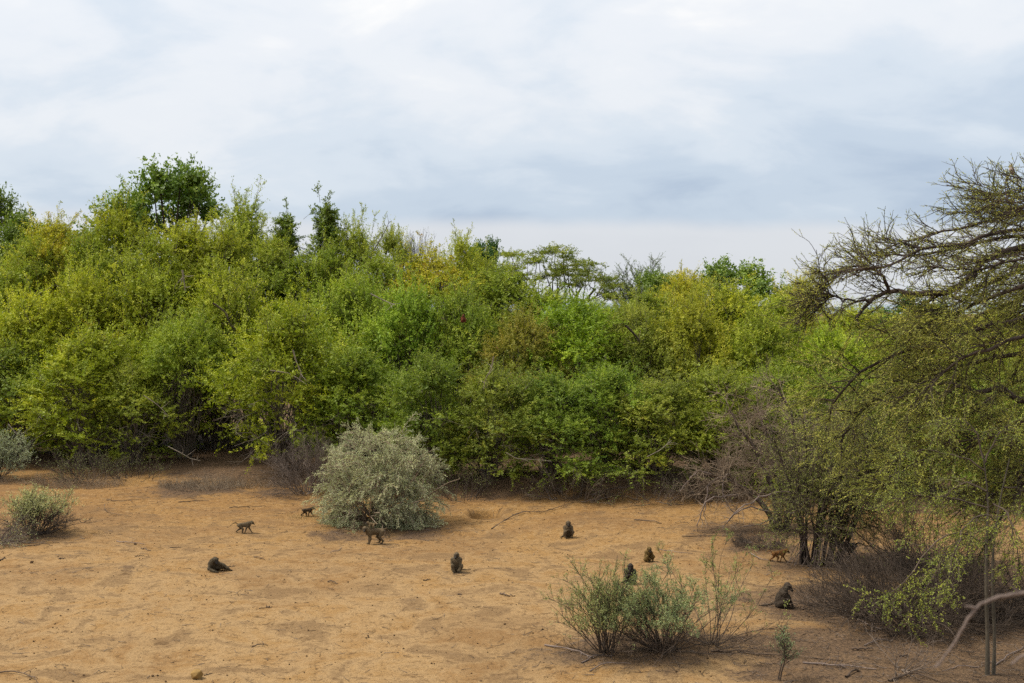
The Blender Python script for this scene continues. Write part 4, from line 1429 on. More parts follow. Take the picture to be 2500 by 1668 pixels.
    v, f = join([tubes(a1, 0.017, 0.007, 4), tubes(a2[:, ::1], 0.0105, 0.005, 3), tubes(a3[:, ::3], 0.006, 0.003, 3),
                 tubes(b1, 0.018, 0.006, 4), tubes(b2[:, ::2], 0.0085, 0.004, 3), tubes(b3[:, ::3], 0.005, 0.003, 3)])
    ob("twigs", mesh_from("acacia_twigs", v, f, smooth=True, mat=M_BARK_DARK), t)
    keepa = a3[rng.uniform(0, 1, len(a3)) < 0.5]
    lv = [leaves_on(a3, 9, 0.0, 1, 0.036, 0.018, rng, 0.004, 0.9, 0.7, 0.15), leaves_on(a2, 6, 0.1, 1, 0.036, 0.018, rng, 0.004, 0.9, 0.7, 0.15),
          leaves_on(b3, 18, 0.0, 1, 0.036, 0.018, rng, 0.005, 0.9, 0.7, 0.15), leaves_on(b2, 24, 0.0, 1, 0.036, 0.018, rng, 0.005, 0.9, 0.7, 0.15)]
    o = ob("crown", leaf_mesh("acacia_crown", lv, M_LEAF), t)
    o.color = (0.40, 0.42, 0.090, 0.03)
    # a bare twig standing clear of the crown, where the bird sits
    c = [q(2640, 500, 27.6), q(2560, 462, 27.3), q(2510, 440, 27.1), q(2470, 431, 27.0), q(2440, 420, 27.0), q(2410, 413, 27.0)]
    Pt = poly(c, 18)
    K, _ = kids(Pt[None], 9, 0.35, 1.0, 0.4, 5, 0.12, 0.0, 0.6, 0.8, 0.0, rng)
    v, f = join([tubes(Pt[None], 0.022, 0.006, 5), tubes(K, 0.008, 0.004, 3)])
    ob("perch_twig", mesh_from("acacia_perch", v, f, smooth=True, mat=M_BARK_DARK), t)
    g = Pt + base
    k = int(np.argmin(np.abs(g[:, 0] - at(2470, 431, 27.0)[0])))
    return g[k]


PERCH = big_acacia()


def post_tree():
    """slender tree with twin post-like stems and bright drooping sprays"""
    rng = rng_(94)
    b = gpos(2418, 1648)
    Y = b[1]

    def q(px, py, dy=0.0):
        return at(px, py, Y + dy) - b
    S = np.array([poly([(-0.06, 0, -0.1), q(2411, 1560), q(2408, 1450), q(2408, 1330, .1), q(2412, 1220, .2), q(2400, 1110, .3)], 14),
                  poly([(0.08, 0.05, -0.1), q(2428, 1560, .1), q(2424, 1450, .1), q(2425, 1340, .2), q(2440, 1230, .3), q(2465, 1120, .4)], 14)])
    M_ = np.array([poly(m, 12, 0.02, rng) for m in (
        [q(2410, 1330), q(2340, 1300, -.3), q(2280, 1330, -.5), q(2225, 1400, -.7), q(2150, 1470, -.8)],
        [q(2410, 1290), q(2330, 1330, -.4), q(2270, 1420, -.6), q(2210, 1510, -.7)],
        [q(2412, 1240), q(2330, 1220, .2), q(2240, 1210, .4), q(2150, 1235, .5)],
        [q(2405, 1150), q(2330, 1110, .2), q(2250, 1100, .5), q(2180, 1130, .6)],
        [q(2405, 1130), q(2440, 1060, .2), q(2490, 1050, .3), q(2560, 1090, .4)],
        [q(2450, 1190), q(2500, 1200, .2), q(2560, 1260, .3), q(2600, 1330, .3)],
        [q(2420, 1260), q(2370, 1270, -.6), q(2330, 1350, -1.0), q(2310, 1440, -1.2)],
        [q(2425, 1230), q(2460, 1260, -.5), q(2480, 1330, -.8), q(2490, 1400, -.9)],
        [q(2410, 1200), q(2350, 1180, .7), q(2290, 1230, 1.0), q(2250, 1290, 1.2)],
        [q(2400, 1120), q(2380, 1050, .2), q(2330, 1020, .3), q(2270, 1040, .4)])])
    L1, _ = kids(M_, 18, 0.15, 1.0, 0.75, 6, 0.12, -0.09, 0.7, 0.75, 0.0, rng)
    L2, _ = kids(L1, 5, 0.15, 1.0, 0.42, 5, 0.13, -0.08, 0.7, 0.8, 0.0, rng)
    t = ob("slender_tree", None, None, b)
    tag(t, "slender tree on twin post-like trunks at the bottom right with bright drooping sprays", "tree", "trees on the right")
    for s_, r_ in zip(S, (.048, .040)):
        v, f = tubes(s_[None], r_, .012, 9, 1.0, 1 + 0.07 * np.sin(np.arange(14) * 2.1)[None] + 0.05 * rng.normal(size=(1, 14)))
        ob("trunk", mesh_from("slender_trunk", v, f, smooth=True, mat=M_BARK_OLIVE), t)
    v, f = join([tubes(M_, .020, .008, 5), tubes(L1, .008, .004, 3), tubes(L2[:, ::2], .005, .003, 3)])
    ob("twigs", mesh_from("slender_twigs", v, f, smooth=True, mat=M_TWIG_BROWN), t)
    o = ob("crown", leaf_mesh("slender_crown", [leaves_on(L1, 18, 0.05, 1, .040, .019, rng, .011, 0.8), leaves_on(L2, 13, 0.05, 1, .040, .019, rng, .011, 0.8), leaves_on(M_, 30, .3, 1, .042, .022, rng, .016)], M_LEAF), t)
    o.color = (0.27, 0.32, 0.055, 0.05)


post_tree()


def near_branch():
    """a bare bough of a tree beside the camera, out of focus"""
    rng = rng_(95)
    base = np.array([3.3, 5.4, 0.0])
    base[2] = gz(3.3, 5.4)

    def q(px, py, Y=5.0):
        return at(px, py, Y) - base
    B = poly([np.array([0.0, 0, 6.35]), q(2760, 1470), q(2620, 1440), q(2500, 1448), q(2430, 1462), q(2385, 1485), q(2355, 1525), q(2325, 1580), q(2282, 1630)], 30, 0.002, rng)
    T1 = poly([q(2383, 1486), q(2370, 1482), q(2355, 1480)], 5)
    T2 = poly([np.array([0.0, 0, 6.1]), q(2700, 1560), q(2560, 1590), q(2500, 1600), q(2470, 1622)], 16)
    T3 = poly([q(2500, 1448), q(2480, 1440), q(2462, 1425)], 5)
    t = ob("bare_tree", None, None, base)
    tag(t, "bare pinkish-grey bough blurred close to the camera at the bottom right", "tree")
    tr = poly([(0, 0, -0.1), (0.05, 0, 2), (-0.03, 0.03, 4), (0, 0, 6.4), (0.1, 0.1, 8.5)], 14)
    v, f = tubes(tr[None], 0.11, 0.05, 9)
    ob("trunk", mesh_from("bare_trunk", v, f, smooth=True, mat=M_BARK), t)
    v, f = join([tubes(B[None], 0.011, 0.004, 8, 1.0, 1 + 0.10 * np.abs(rng.normal(size=(1, 30)))), tubes(T1[None], 0.009, 0.004, 6), tubes(T2[None], 0.012, 0.005, 6), tubes(T3[None], 0.006, 0.003, 6)])
    ob("bough", mesh_from("bare_bough", v, f, smooth=True, mat=M_DEADWOOD), t)


near_branch()

# crooked bare limbs and dead stems standing out of the thicket foliage

# ------------------------------------------------------------------ baboons


def surface_nets(S, org, h):
    ins = S < 0
    nx, ny, nz = S.shape
    cnt = np.zeros((nx - 1, ny - 1, nz - 1))
    acc = np.zeros((nx - 1, ny - 1, nz - 1, 3))
    cor = [(i, j, k) for i in (0, 1) for j in (0, 1) for k in (0, 1)]

    def sl(c):
        return tuple(slice(c[a], S.shape[a] - 1 + c[a]) for a in range(3))
    for a in range(8):
        for b in range(a + 1, 8):
            if sum(abs(cor[a][i] - cor[b][i]) for i in range(3)) != 1:
                continue
            sa, sb = S[sl(cor[a])], S[sl(cor[b])]
            m = (sa < 0) != (sb < 0)
            t = np.where(m, sa / np.where(m, sa - sb, 1), 0)
            for i in range(3):
                acc[..., i] += m * (cor[a][i] + t * (cor[b][i] - cor[a][i]))
            cnt += m
    act = cnt > 0
    idx = np.full(cnt.shape, -1)
    idx[act] = np.arange(act.sum())
    cell = np.argwhere(act)
    V = (cell + acc[act] / cnt[act][:, None]) * h + org
    quads = []
    for ax in range(3):
        o1, o2 = [(1, 2), (2, 0), (0, 1)][ax]
        a = [slice(None)] * 3
        b = [slice(None)] * 3
        a[ax], b[ax] = slice(0, -1), slice(1, None)
        A, B = ins[tuple(a)], ins[tuple(b)]
        e = np.argwhere(A != B)
        if not len(e):
            continue
        ok = (e[:, o1] > 0) & (e[:, o2] > 0) & (e[:, o1] < S.shape[o1] - 1) & (e[:, o2] < S.shape[o2] - 1)
        e = e[ok]
        flip = A[tuple(e.T)]

        def g(d1, d2):
            c = e.copy()
            c[:, o1] += d1
            c[:, o2] += d2
            return idx[tuple(c.T)]
        q = np.stack([g(-1, -1), g(0, -1), g(0, 0), g(-1, 0)], -1)
        q[~flip] = q[~flip][:, ::-1]
        quads.append(q)
    return V, np.concatenate(quads)


def sdf_body(prims, h=0.014, k=0.030, seed=0):
    """prims: (p0, p1, r0, r1, colour) tapered capsules -> one continuous skin"""
    P0 = np.array([p[0] for p in prims], float)
    P1 = np.array([p[1] for p in prims], float)
    R0 = np.array([p[2] for p in prims], float)
    R1 = np.array([p[3] for p in prims], float)
    C = np.array([p[4] for p in prims], float)
    m = max(R0.max(), R1.max()) + 0.05
    lo = np.minimum(P0, P1).min(0) - m
    hi = np.maximum(P0, P1).max(0) + m
    n = np.ceil((hi - lo) / h).astype(int) + 1
    G = np.stack(np.meshgrid(*[lo[i] + np.arange(n[i]) * h for i in range(3)], indexing="ij"), -1)

    def dist(x):
        out = []
        for a, b, r0, r1 in zip(P0, P1, R0, R1):
            ab = b - a
            t = np.clip(((x - a) @ ab) / max(ab @ ab, 1e-9), 0, 1)
            out.append(np.linalg.norm(x - a - t[..., None] * ab, axis=-1) - (r0 + (r1 - r0) * t))
        return np.stack(out, 0)
    D = dist(G)
    mn = D.min(0)
    S = mn - k * np.log(np.exp(-(D - mn) / k).sum(0))
    S = S + 0.007            # the smooth union swells the joints: take it back
    rng = rng_(seed)
    x = G.reshape(-1, 3)
    S = S + 0.005 * blob_noise(x, rng, 22).reshape(S.shape)
    V, Q = surface_nets(S, lo, h)
    d = dist(V)
    w = np.exp(-(d - d.min(0)) / 0.012)
    col = (w[..., None] * C[:, None, :]).sum(0) / w.sum(0)[:, None]
    return V, Q, col


def baboon_prims(pose, coat, dark, pale, face):
    """x forward, y left, z up, adult size in metres"""
    p = []

    def cap(a, b, r0, r1, c):
        p.append((a, b, r0, r1, c))

    def chain(pts, rs, c):
        for a, b, r0, r1 in zip(pts[:-1], pts[1:], rs[:-1], rs[1:]):
            cap(a, b, r0, r1, c)

    def head(c, d, up=(0, 0, 1), s=1.1, jaw=pale):
        c, d, u = np.array(c, float), unit(np.array(d, float)), np.array(up, float)
        y = unit(np.cross(u, d))
        u = np.cross(d, y)
        cap(c - d * 0.02 * s, c + d * 0.02 * s, 0.078 * s, 0.070 * s, coat)
        cap(c + d * 0.05 * s - u * 0.012 * s, c + d * 0.135 * s - u * 0.038 * s, 0.050 * s, 0.034 * s, face)      # muzzle
        cap(c + d * 0.055 * s + u * 0.030 * s + y * 0.03 * s, c + d * 0.055 * s + u * 0.030 * s - y * 0.03 * s, 0.022 * s, 0.022 * s, dark)   # brow
        for sgn in (-1, 1):
            cap(c + y * sgn * 0.075 * s + u * 0.015 * s, c + y * sgn * 0.088 * s + u * 0.03 * s, 0.020 * s, 0.012 * s, dark)                  # ears
            cap(c + y * sgn * 0.055 * s - d * 0.01 * s - u * 0.03 * s, c + y * sgn * 0.05 * s - u * 0.06 * s, 0.04 * s, 0.03 * s, pale)        # cheek ruff
        return c, d, u, y, s
    hd = None
    if pose in ("walk", "stand", "stride"):
        st = {"walk": 0.10, "stand": 0.02, "stride": 0.17}[pose]
        chain([(-0.27, 0, 0.45), (-0.05, 0, 0.45), (0.19, 0, 0.48)], [0.105, 0.118, 0.140], coat)
        cap((0.15, 0, 0.42), (0.22, 0, 0.44), 0.11, 0.11, coat)
        chain([(0.24, 0, 0.53), (0.36, 0, 0.60)], [0.105, 0.080], coat)
        if pose == "stand":
            hd = head((0.36, 0.06, 0.59), (0.50, 0.80, -0.28))
        elif pose == "stride":
            hd = head((0.40, 0, 0.57), (1, 0, -0.45))
        else:
            hd = head((0.41, 0, 0.63), (1, 0, -0.28))
        for sgn, o in ((1, st), (-1, -st)):
            chain([(0.20, sgn * 0.085, 0.44), (0.17 + o * 0.4, sgn * 0.09, 0.25), (0.20 + o, sgn * 0.085, 0.05)], [0.070, 0.044, 0.030], coat)
            cap((0.20 + o, sgn * 0.085, 0.035), (0.27 + o, sgn * 0.085, 0.022), 0.026, 0.020, dark)
            chain([(-0.26, sgn * 0.075, 0.43), (-0.15 - o * 0.5, sgn * 0.10, 0.25), (-0.27 - o, sgn * 0.09, 0.10), (-0.24 - o, sgn * 0.09, 0.04)], [0.092, 0.058, 0.034, 0.028], coat)
            cap((-0.24 - o, sgn * 0.09, 0.030), (-0.13 - o, sgn * 0.09, 0.022), 0.028, 0.020, dark)
        cap((-0.36, 0, 0.42), (-0.375, 0, 0.44), 0.045, 0.04, (0.16, 0.12, 0.10) if pose != "stride" else pale)
        if pose == "stand":
            chain([(-0.34, 0, 0.50), (-0.45, 0, 0.53), (-0.53, 0, 0.43), (-0.55, 0, 0.22), (-0.56, 0, 0.08)], [.032, .026, .022, .018, .018], coat)
        elif pose == "walk":
            chain([(-0.34, 0, 0.50), (-0.44, 0, 0.55), (-0.55, 0, 0.52), (-0.68, 0, 0.46), (-0.80, 0, 0.47)], [.032, .026, .022, .018, .015], coat)
        else:
            chain([(-0.34, 0, 0.50), (-0.45, 0, 0.58), (-0.58, 0, 0.55), (-0.72, 0, 0.44), (-0.82, 0, 0.32)], [.030, .024, .020, .016, .014], coat)
    elif pose in ("sit", "sit_fold", "sit_feed", "sit_lean"):
        ln = {"sit": 0.02, "sit_fold": 0.0, "sit_feed": 0.03, "sit_lean": 0.045}[pose]
        chain([(-0.03, 0, 0.11), (-0.02 + ln * 0.4, 0, 0.24), (0.03 + ln, 0, 0.37)], [0.125, 0.130, 0.128], coat)
        cap((0.02 + ln, -0.08, 0.40), (0.02 + ln, 0.08, 0.40), 0.085, 0.085, coat)
        chain([(0.03 + ln, 0, 0.44), (0.07 + ln * 1.3, 0, 0.52)], [0.095, 0.075], coat)
        if pose == "sit":
            hd = head((0.09 + ln, 0.0, 0.56), (1, -0.25, -0.25))
        elif pose == "sit_fold":
            hd = head((0.09 + ln, 0, 0.56), (1, -0.1, -0.3))
        elif pose == "sit_feed":
            hd = head((0.10 + ln, 0, 0.54), (1, -0.15, -0.65))
        else:
            hd = head((0.14 + ln, 0, 0.565), (1, 0, -0.60), s=1.12)
        for sgn in (-1, 1):
            spl = 0.12 if pose != "sit" else (0.13 if sgn > 0 else 0.09)
            chain([(0.0, sgn * 0.085, 0.11), (0.20, sgn * (spl + 0.03), 0.24), (0.19, sgn * spl, 0.06)], [0.092, 0.058, 0.034], coat)
            cap((0.17, sgn * spl, 0.032), (0.31, sgn * spl, 0.024), 0.030, 0.022, dark)
            sh = (0.04 + ln, sgn * 0.135, 0.40)
            if pose == "sit":
                chain([sh, (0.10, sgn * 0.13, 0.23), (0.20, sgn * 0.05, 0.06)], [0.062, 0.042, 0.030], coat)
                cap((0.20, sgn * 0.05, 0.045), (0.25, sgn * 0.045, 0.025), 0.026, 0.020, dark)
            elif pose == "sit_fold":
                chain([sh, (0.16, sgn * 0.15, 0.26), (0.22, sgn * 0.03, 0.31)], [0.062, 0.045, 0.032], coat)
                cap((0.22, sgn * 0.03, 0.31), (0.23, -sgn * 0.03, 0.32), 0.026, 0.020, dark)
            elif pose == "sit_feed":
                tgt = (0.25, sgn * 0.02, 0.44) if sgn > 0 else (0.26, -0.05, 0.14)
                chain([sh, (0.17, sgn * 0.14, 0.25), tgt], [0.058, 0.040, 0.028], coat)
                cap(tgt, (tgt[0] + 0.03, tgt[1] - sgn * 0.01, tgt[2] + 0.02), 0.024, 0.018, dark)
            else:
                chain([sh, (0.22, sgn * 0.13, 0.24), (0.30, sgn * 0.05, 0.08)], [0.070, 0.046, 0.032], coat)
                cap((0.30, sgn * 0.05, 0.06), (0.34, sgn * 0.045, 0.03), 0.028, 0.020, dark)
        if pose == "sit":
            chain([(-0.13, 0.02, 0.08), (-0.20, 0.14, 0.04), (-0.16, 0.30, 0.035), (-0.10, 0.46, 0.06)][::1], [.032, .026, .022, .016], coat)
        elif pose == "sit_fold":
            chain([(-0.13, -0.02, 0.07), (-0.16, -0.14, 0.035), (-0.02, -0.26, 0.03), (0.12, -0.30, 0.05)], [.030, .024, .020, .015], coat)
        elif pose == "sit_lean":
            chain([(-0.14, 0, 0.10), (-0.26, 0.01, 0.06), (-0.40, 0.0, 0.03), (-0.55, -0.03, 0.025)], [.036, .030, .024, .018], coat)
        else:
            chain([(-0.13, 0, 0.07), (-0.26, 0.02, 0.03), (-0.40, 0.06, 0.03)], [.028, .022, .016], coat)
    elif pose == "recline":
        # rump to the left, chest up, both legs stretched out along +x, camera on -y
        chain([(-0.10, 0.10, 0.12), (-0.13, 0.06, 0.20), (-0.12, -0.02, 0.28)], [0.125, 0.135, 0.12], coat)
        cap((-0.16, -0.04, 0.24), (-0.02, 0.0, 0.26), 0.10, 0.095, coat)
        chain([(-0.09, -0.05, 0.32), (-0.04, -0.09, 0.36)], [0.10, 0.085], coat)
        hd = head((-0.02, -0.11, 0.37), (0.55, -0.75, -0.42))
        chain([(-0.18, -0.06, 0.25), (-0.20, -0.16, 0.10), (-0.02, -0.24, 0.045), (0.05, -0.25, 0.03)], [0.075, 0.055, 0.038, 0.026], coat)
        cap((0.05, -0.25, 0.028), (0.11, -0.25, 0.020), 0.028, 0.020, dark)
        chain([(0.0, 0.0, 0.25), (0.20, -0.02, 0.19), (0.40, -0.04, 0.06)], [0.070, 0.050, 0.032], coat)
        cap((0.40, -0.04, 0.045), (0.47, -0.04, 0.025), 0.026, 0.020, dark)
        chain([(-0.04, 0.06, 0.12), (0.20, 0.06, 0.11), (0.36, 0.02, 0.05)], [0.10, 0.062, 0.034], coat)
        cap((0.36, 0.02, 0.035), (0.48, 0.0, 0.025), 0.030, 0.022, dark)
        chain([(-0.02, 0.10, 0.09), (0.15, 0.18, 0.08), (0.30, 0.14, 0.04)], [0.09, 0.058, 0.032], dark)
        chain([(-0.2, 0.16, 0.06), (-0.3, 0.25, 0.03), (-0.2, 0.4, 0.03)], [.03, .024, .018], coat)
    elif pose == "cling":
        chain([(-0.16, 0, 0.10), (0.14, 0, 0.14)], [0.085, 0.095], coat)
        hd = head((0.26, 0, 0.24), (1, 0.2, -0.1), s=1.05)
        for sgn in (-1, 1):
            chain([(0.14, sgn * 0.08, 0.13), (0.16, sgn * 0.17, 0.02), (0.2, sgn * 0.16, -0.10)], [0.05, 0.034, 0.024], coat)
            chain([(-0.15, sgn * 0.08, 0.10), (-0.06, sgn * 0.19, 0.0), (-0.12, sgn * 0.17, -0.13)], [0.06, 0.042, 0.026], coat)
        chain([(-0.24, 0, 0.12), (-0.36, 0, 0.2), (-0.46, 0, 0.12)], [.026, .02, .015], coat)
    return p, hd


EYE_ME = None


def baboon(label, px, py, heading, pose, scale, coat, seed, dark=None, pale=None, face=None, z_off=None, pos=None, name="baboon", cat="baboon", dy=0.0):
    """heading in degrees, 0 = facing right in the picture, 90 = away from the camera, -90 = towards it"""
    global EYE_ME
    coat = np.array(coat) * 0.68 * np.array([1.08, 0.93, 0.84])
    scale *= 0.94
    dark = np.array(dark) if dark is not None else coat * 0.35
    pale = np.array(pale) if pale is not None else coat * 1.35
    face = np.array(face) if face is not None else np.array([0.022, 0.019, 0.017])
    pr, hd = baboon_prims(pose, coat, dark, pale, face)
    V, Q, col = sdf_body(pr, 0.0155 if scale > 0.6 else 0.018, 0.009, seed)
    loc = gpos(px, py) if pos is None else np.array(pos, float)
    if pos is None:
        loc[1] += dy
        loc[2] = float(gz(loc[0], loc[1])) - 0.004
    b = ob(name, mesh_from("baboon_body", V, Q, {"coat": col}, smooth=True, mat=M_FUR), None, loc, (0, 0, R(heading)), (scale,) * 3)
    tag(b, label, cat, "troop of baboons")
    # tufts of fur breaking the outline
    rng = rng_(seed + 1)
    pk = rng.integers(0, len(Q), 2600)
    a, b1, c, d = (V[Q[pk][:, i]] for i in range(4))
    cen = (a + b1 + c + d) / 4
    nr = unit(np.cross(c - a, d - b1))
    cc = col[Q[pk][:, 0]]
    ok = cc.sum(-1) > coat.sum() * 0.6
    cen, nr, cc = cen[ok], nr[ok], cc[ok]
    m = len(cen)
    fl = unit(nr * 0.6 + np.array([-0.25, 0, -0.65]) + rng.normal(size=(m, 3)) * 0.25)
    ln = rng.uniform(0.012, 0.034, m)[:, None]
    sd = unit(np.cross(fl, nr)) * 0.006
    FV = np.stack([cen - sd - nr * 0.004, cen + sd - nr * 0.004, cen + fl * ln], 1).reshape(-1, 3)
    FV[:, 2] = np.maximum(FV[:, 2], 0.004) if pose != "cling" else FV[:, 2]
    fo = ob("fur", mesh_from("baboon_fur", FV, np.arange(m * 3).reshape(-1, 3), {"coat": np.repeat(cc * rng.uniform(0.7, 1.5, (m, 1)), 3, 0)}, mat=M_FUR), b)
    fo["kind"] = "stuff"
    if hd is not None:
        if EYE_ME is None:
            u = np.linspace(0, PI, 6)[:, None]
            w = np.linspace(0, 2 * PI, 9)[None, :-1]
            S = np.stack([np.sin(u) * np.cos(w), np.sin(u) * np.sin(w), np.cos(u) * np.ones_like(w)], -1).reshape(-1, 3) * 0.010
            ii = np.arange(48).reshape(6, 8)
            q = np.stack([ii[:-1], np.roll(ii[:-1], -1, 1), np.roll(ii[1:], -1, 1), ii[1:]], -1).reshape(-1, 4)
            EYE_ME = mesh_from("eye", S, q, smooth=True, mat=M_EYE)
        c, dd, uu, yy, s = hd
        for sgn in (-1, 1):
            ob("eye", EYE_ME, b, c + dd * 0.074 * s + uu * 0.012 * s + yy * sgn * 0.026 * s)
    return b


OLIVE, OLIVE2, MALE, JUV, ORJ = (0.115, 0.098, 0.060), (0.130, 0.105, 0.058), (0.070, 0.060, 0.046), (0.120, 0.090, 0.045), (0.25, 0.135, 0.05)
baboon("young olive baboon trotting to the right near the left side of the clearing", 597, 1302, 4, "stride", 0.68, OLIVE, 1, pale=(0.2, 0.16, 0.1))
baboon("dark olive baboon lying propped up with its legs stretched to the right", 530, 1394, 0, "recline", 1.0, (0.085, 0.076, 0.050), 2)
baboon("small dark baboon walking right beside the left skirt of the silver-grey bush", 751, 1261, 6, "stride", 0.58, (0.060, 0.045, 0.026), 3, pale=(0.24, 0.19, 0.09))
_m = baboon("standing olive baboon carrying an infant in front of the silver-grey bush", 914, 1328, 205, "stand", 0.98, (0.135, 0.112, 0.068), 4, pale=(0.22, 0.19, 0.12))
_h = R(212)
_ml = np.array(_m.location)
baboon("infant baboon riding on the shoulders of the standing baboon", 0, 0, 200, "cling", 0.52, (0.20, 0.165, 0.095), 5, pos=_ml + np.array([math.cos(_h) * 0.10, math.sin(_h) * 0.10, 0.615]), face=(0.05, 0.04, 0.035))
baboon("olive baboon sitting upright facing the camera in the open middle of the clearing", 1114, 1396, -86, "sit", 0.98, (0.125, 0.108, 0.070), 6, pale=(0.2, 0.18, 0.13))
_m2 = baboon("olive baboon sitting hunched with folded arms below the earth bank", 1386, 1312, -80, "sit_fold", 0.96, (0.115, 0.095, 0.060), 7)
baboon("yellowish young baboon sitting and feeding behind the foreground shrubs", 1581, 1371, -62, "sit_feed", 0.80, (0.150, 0.112, 0.040), 8, dark=(0.03, 0.022, 0.015))
baboon("black-looking baboon half hidden behind the densest foreground shrub", 1538, 1424, -90, "sit_fold", 0.95, (0.040, 0.035, 0.030), 9)
baboon("orange-brown young baboon walking right past a pale stick near the leafless tree", 1902, 1372, 2, "stride", 0.64, ORJ, 10, dark=(0.06, 0.035, 0.018), pale=(0.30, 0.17, 0.06), face=(0.05, 0.03, 0.02))
baboon("large dark male baboon sitting in profile to the right of the foreground shrubs", 1905, 1483, -14, "sit_lean", 1.06, np.array(MALE) * 0.75, 11, pale=(0.11, 0.095, 0.07), dark=(0.03, 0.025, 0.02))
baboon("grey-black baboon mostly hidden by twigs right of the many-stemmed shrub tree", 2064, 1362, 172, "walk", 0.92, (0.050, 0.048, 0.050), 12)
_p = at(1130, 788, 52.6)
baboon("small reddish-brown monkey perched high in the green thicket foliage", 0, 0, -60, "sit_fold", 0.62, (0.17, 0.052, 0.026), 13, pos=_p, name="perched_monkey", cat="monkey")

# ------------------------------------------------------------------ bird


def bird():
    p = PERCH + np.array([0, 0, 0.085])
    br, gr, wh = (0.20, 0.155, 0.13), (0.13, 0.10, 0.09), (0.30, 0.26, 0.22)
    pr = [((0, 0, 0.0), (0.02, 0, 0.06), 0.040, 0.050, br), ((0.02, 0, 0.06), (0.035, 0, 0.11), 0.046, 0.034, wh), ((0.035, 0, 0.125), (0.045, 0, 0.135), 0.030, 0.028, br),
          ((0.03, 0, 0.15), (0.0, 0, 0.195), 0.016, 0.006, gr), ((0.065, 0, 0.13), (0.10, 0, 0.118), 0.012, 0.004, gr), ((-0.02, 0, -0.01), (-0.10, 0, -0.13), 0.020, 0.013, gr), ((-0.10, 0, -0.13), (-0.15, 0, -0.22), 0.013, 0.011, gr)]
    V, Q, col = sdf_body(pr, 0.007, 0.006, 3)
    b = ob("bird", mesh_from("bird_body", V, Q, {"coat": col}, smooth=True, mat=M_FUR), None, p, (0, 0, R(180)), (1.3,) * 3)
    tag(b, "small brown crested bird perched at the top of the big acacia", "bird")
    L = np.array([[(0.01, 0.015, -0.03), (0.012, 0.018, -0.06)], [(0.01, -0.015, -0.03), (0.012, -0.018, -0.06)]])
    for l in L:
        v, f = tubes(l[None], 0.003, 0.003, 4)
        ob("leg", mesh_from("bird_leg", v, f, mat=M_EYE), b)


bird()

# ------------------------------------------------------------------ stones, clods and fallen wood
M_ROCK = plain_mat("ochre_rock", (0.22, 0.135, 0.045), 0.9, 0.2)
M_CLOD = plain_mat("dark_clod", (0.075, 0.045, 0.025), 0.95, 0.1)


def rock(name, label, cat, px, py, size, seed, m, group=None):
    rng = rng_(seed)
    import bmesh
    bm = bmesh.new()
    for d in unit(rng.normal(size=(17, 3))):
        bm.verts.new(d * rng.uniform(0.75, 1.15) * np.array(size) + np.array([0, 0, size[2] * 0.6]))
    r_ = bmesh.ops.convex_hull(bm, input=bm.verts)
    bmesh.ops.delete(bm, geom=[g for g in r_["geom_interior"] if isinstance(g, bmesh.types.BMVert)], context="VERTS")
    bmesh.ops.bevel(bm, geom=list(bm.edges), offset=min(size) * 0.07, segments=1, affect="EDGES")
    me = bpy.data.meshes.new(name)
    bm.to_mesh(me)
    bm.free()
    me.materials.append(m)
    o = ob(name, me, None, gpos(px, py))
    tag(o, label, cat, group)


rock("rock", "angular ochre-yellow rock at the bottom edge of the clearing", "rock", 482, 1657, (0.155, 0.12, 0.135), 8, M_ROCK)
for k, (px, py, s, lb) in enumerate(((205, 1650, .030, "dark round clod near the bottom left, left of two"), (372, 1652, .036, "dark round clod left of the ochre rock"), (78, 1375, .06, "dark knobbly clod on the sand below the pale olive shrub"),
                                     (330, 1330, .06, "dark clod at the end of a pale stick below the young trotting baboon's left"), (1232, 1525, .032, "dark clod on the pale sand left of the foreground shrubs"),
                                     (985, 1585, .026, "small dark clod on the bare sand at the bottom middle"), (958, 1514, .022, "tiny dark clod on the bare sand in the lower middle"), (387, 1470, .02, "tiny dark clod on the sand below the lying baboon"))):
    rock("clod", lb, "clod", px, py, (s, s * .9, s * .8), 20 + k, M_CLOD, "dark clods on the sand")

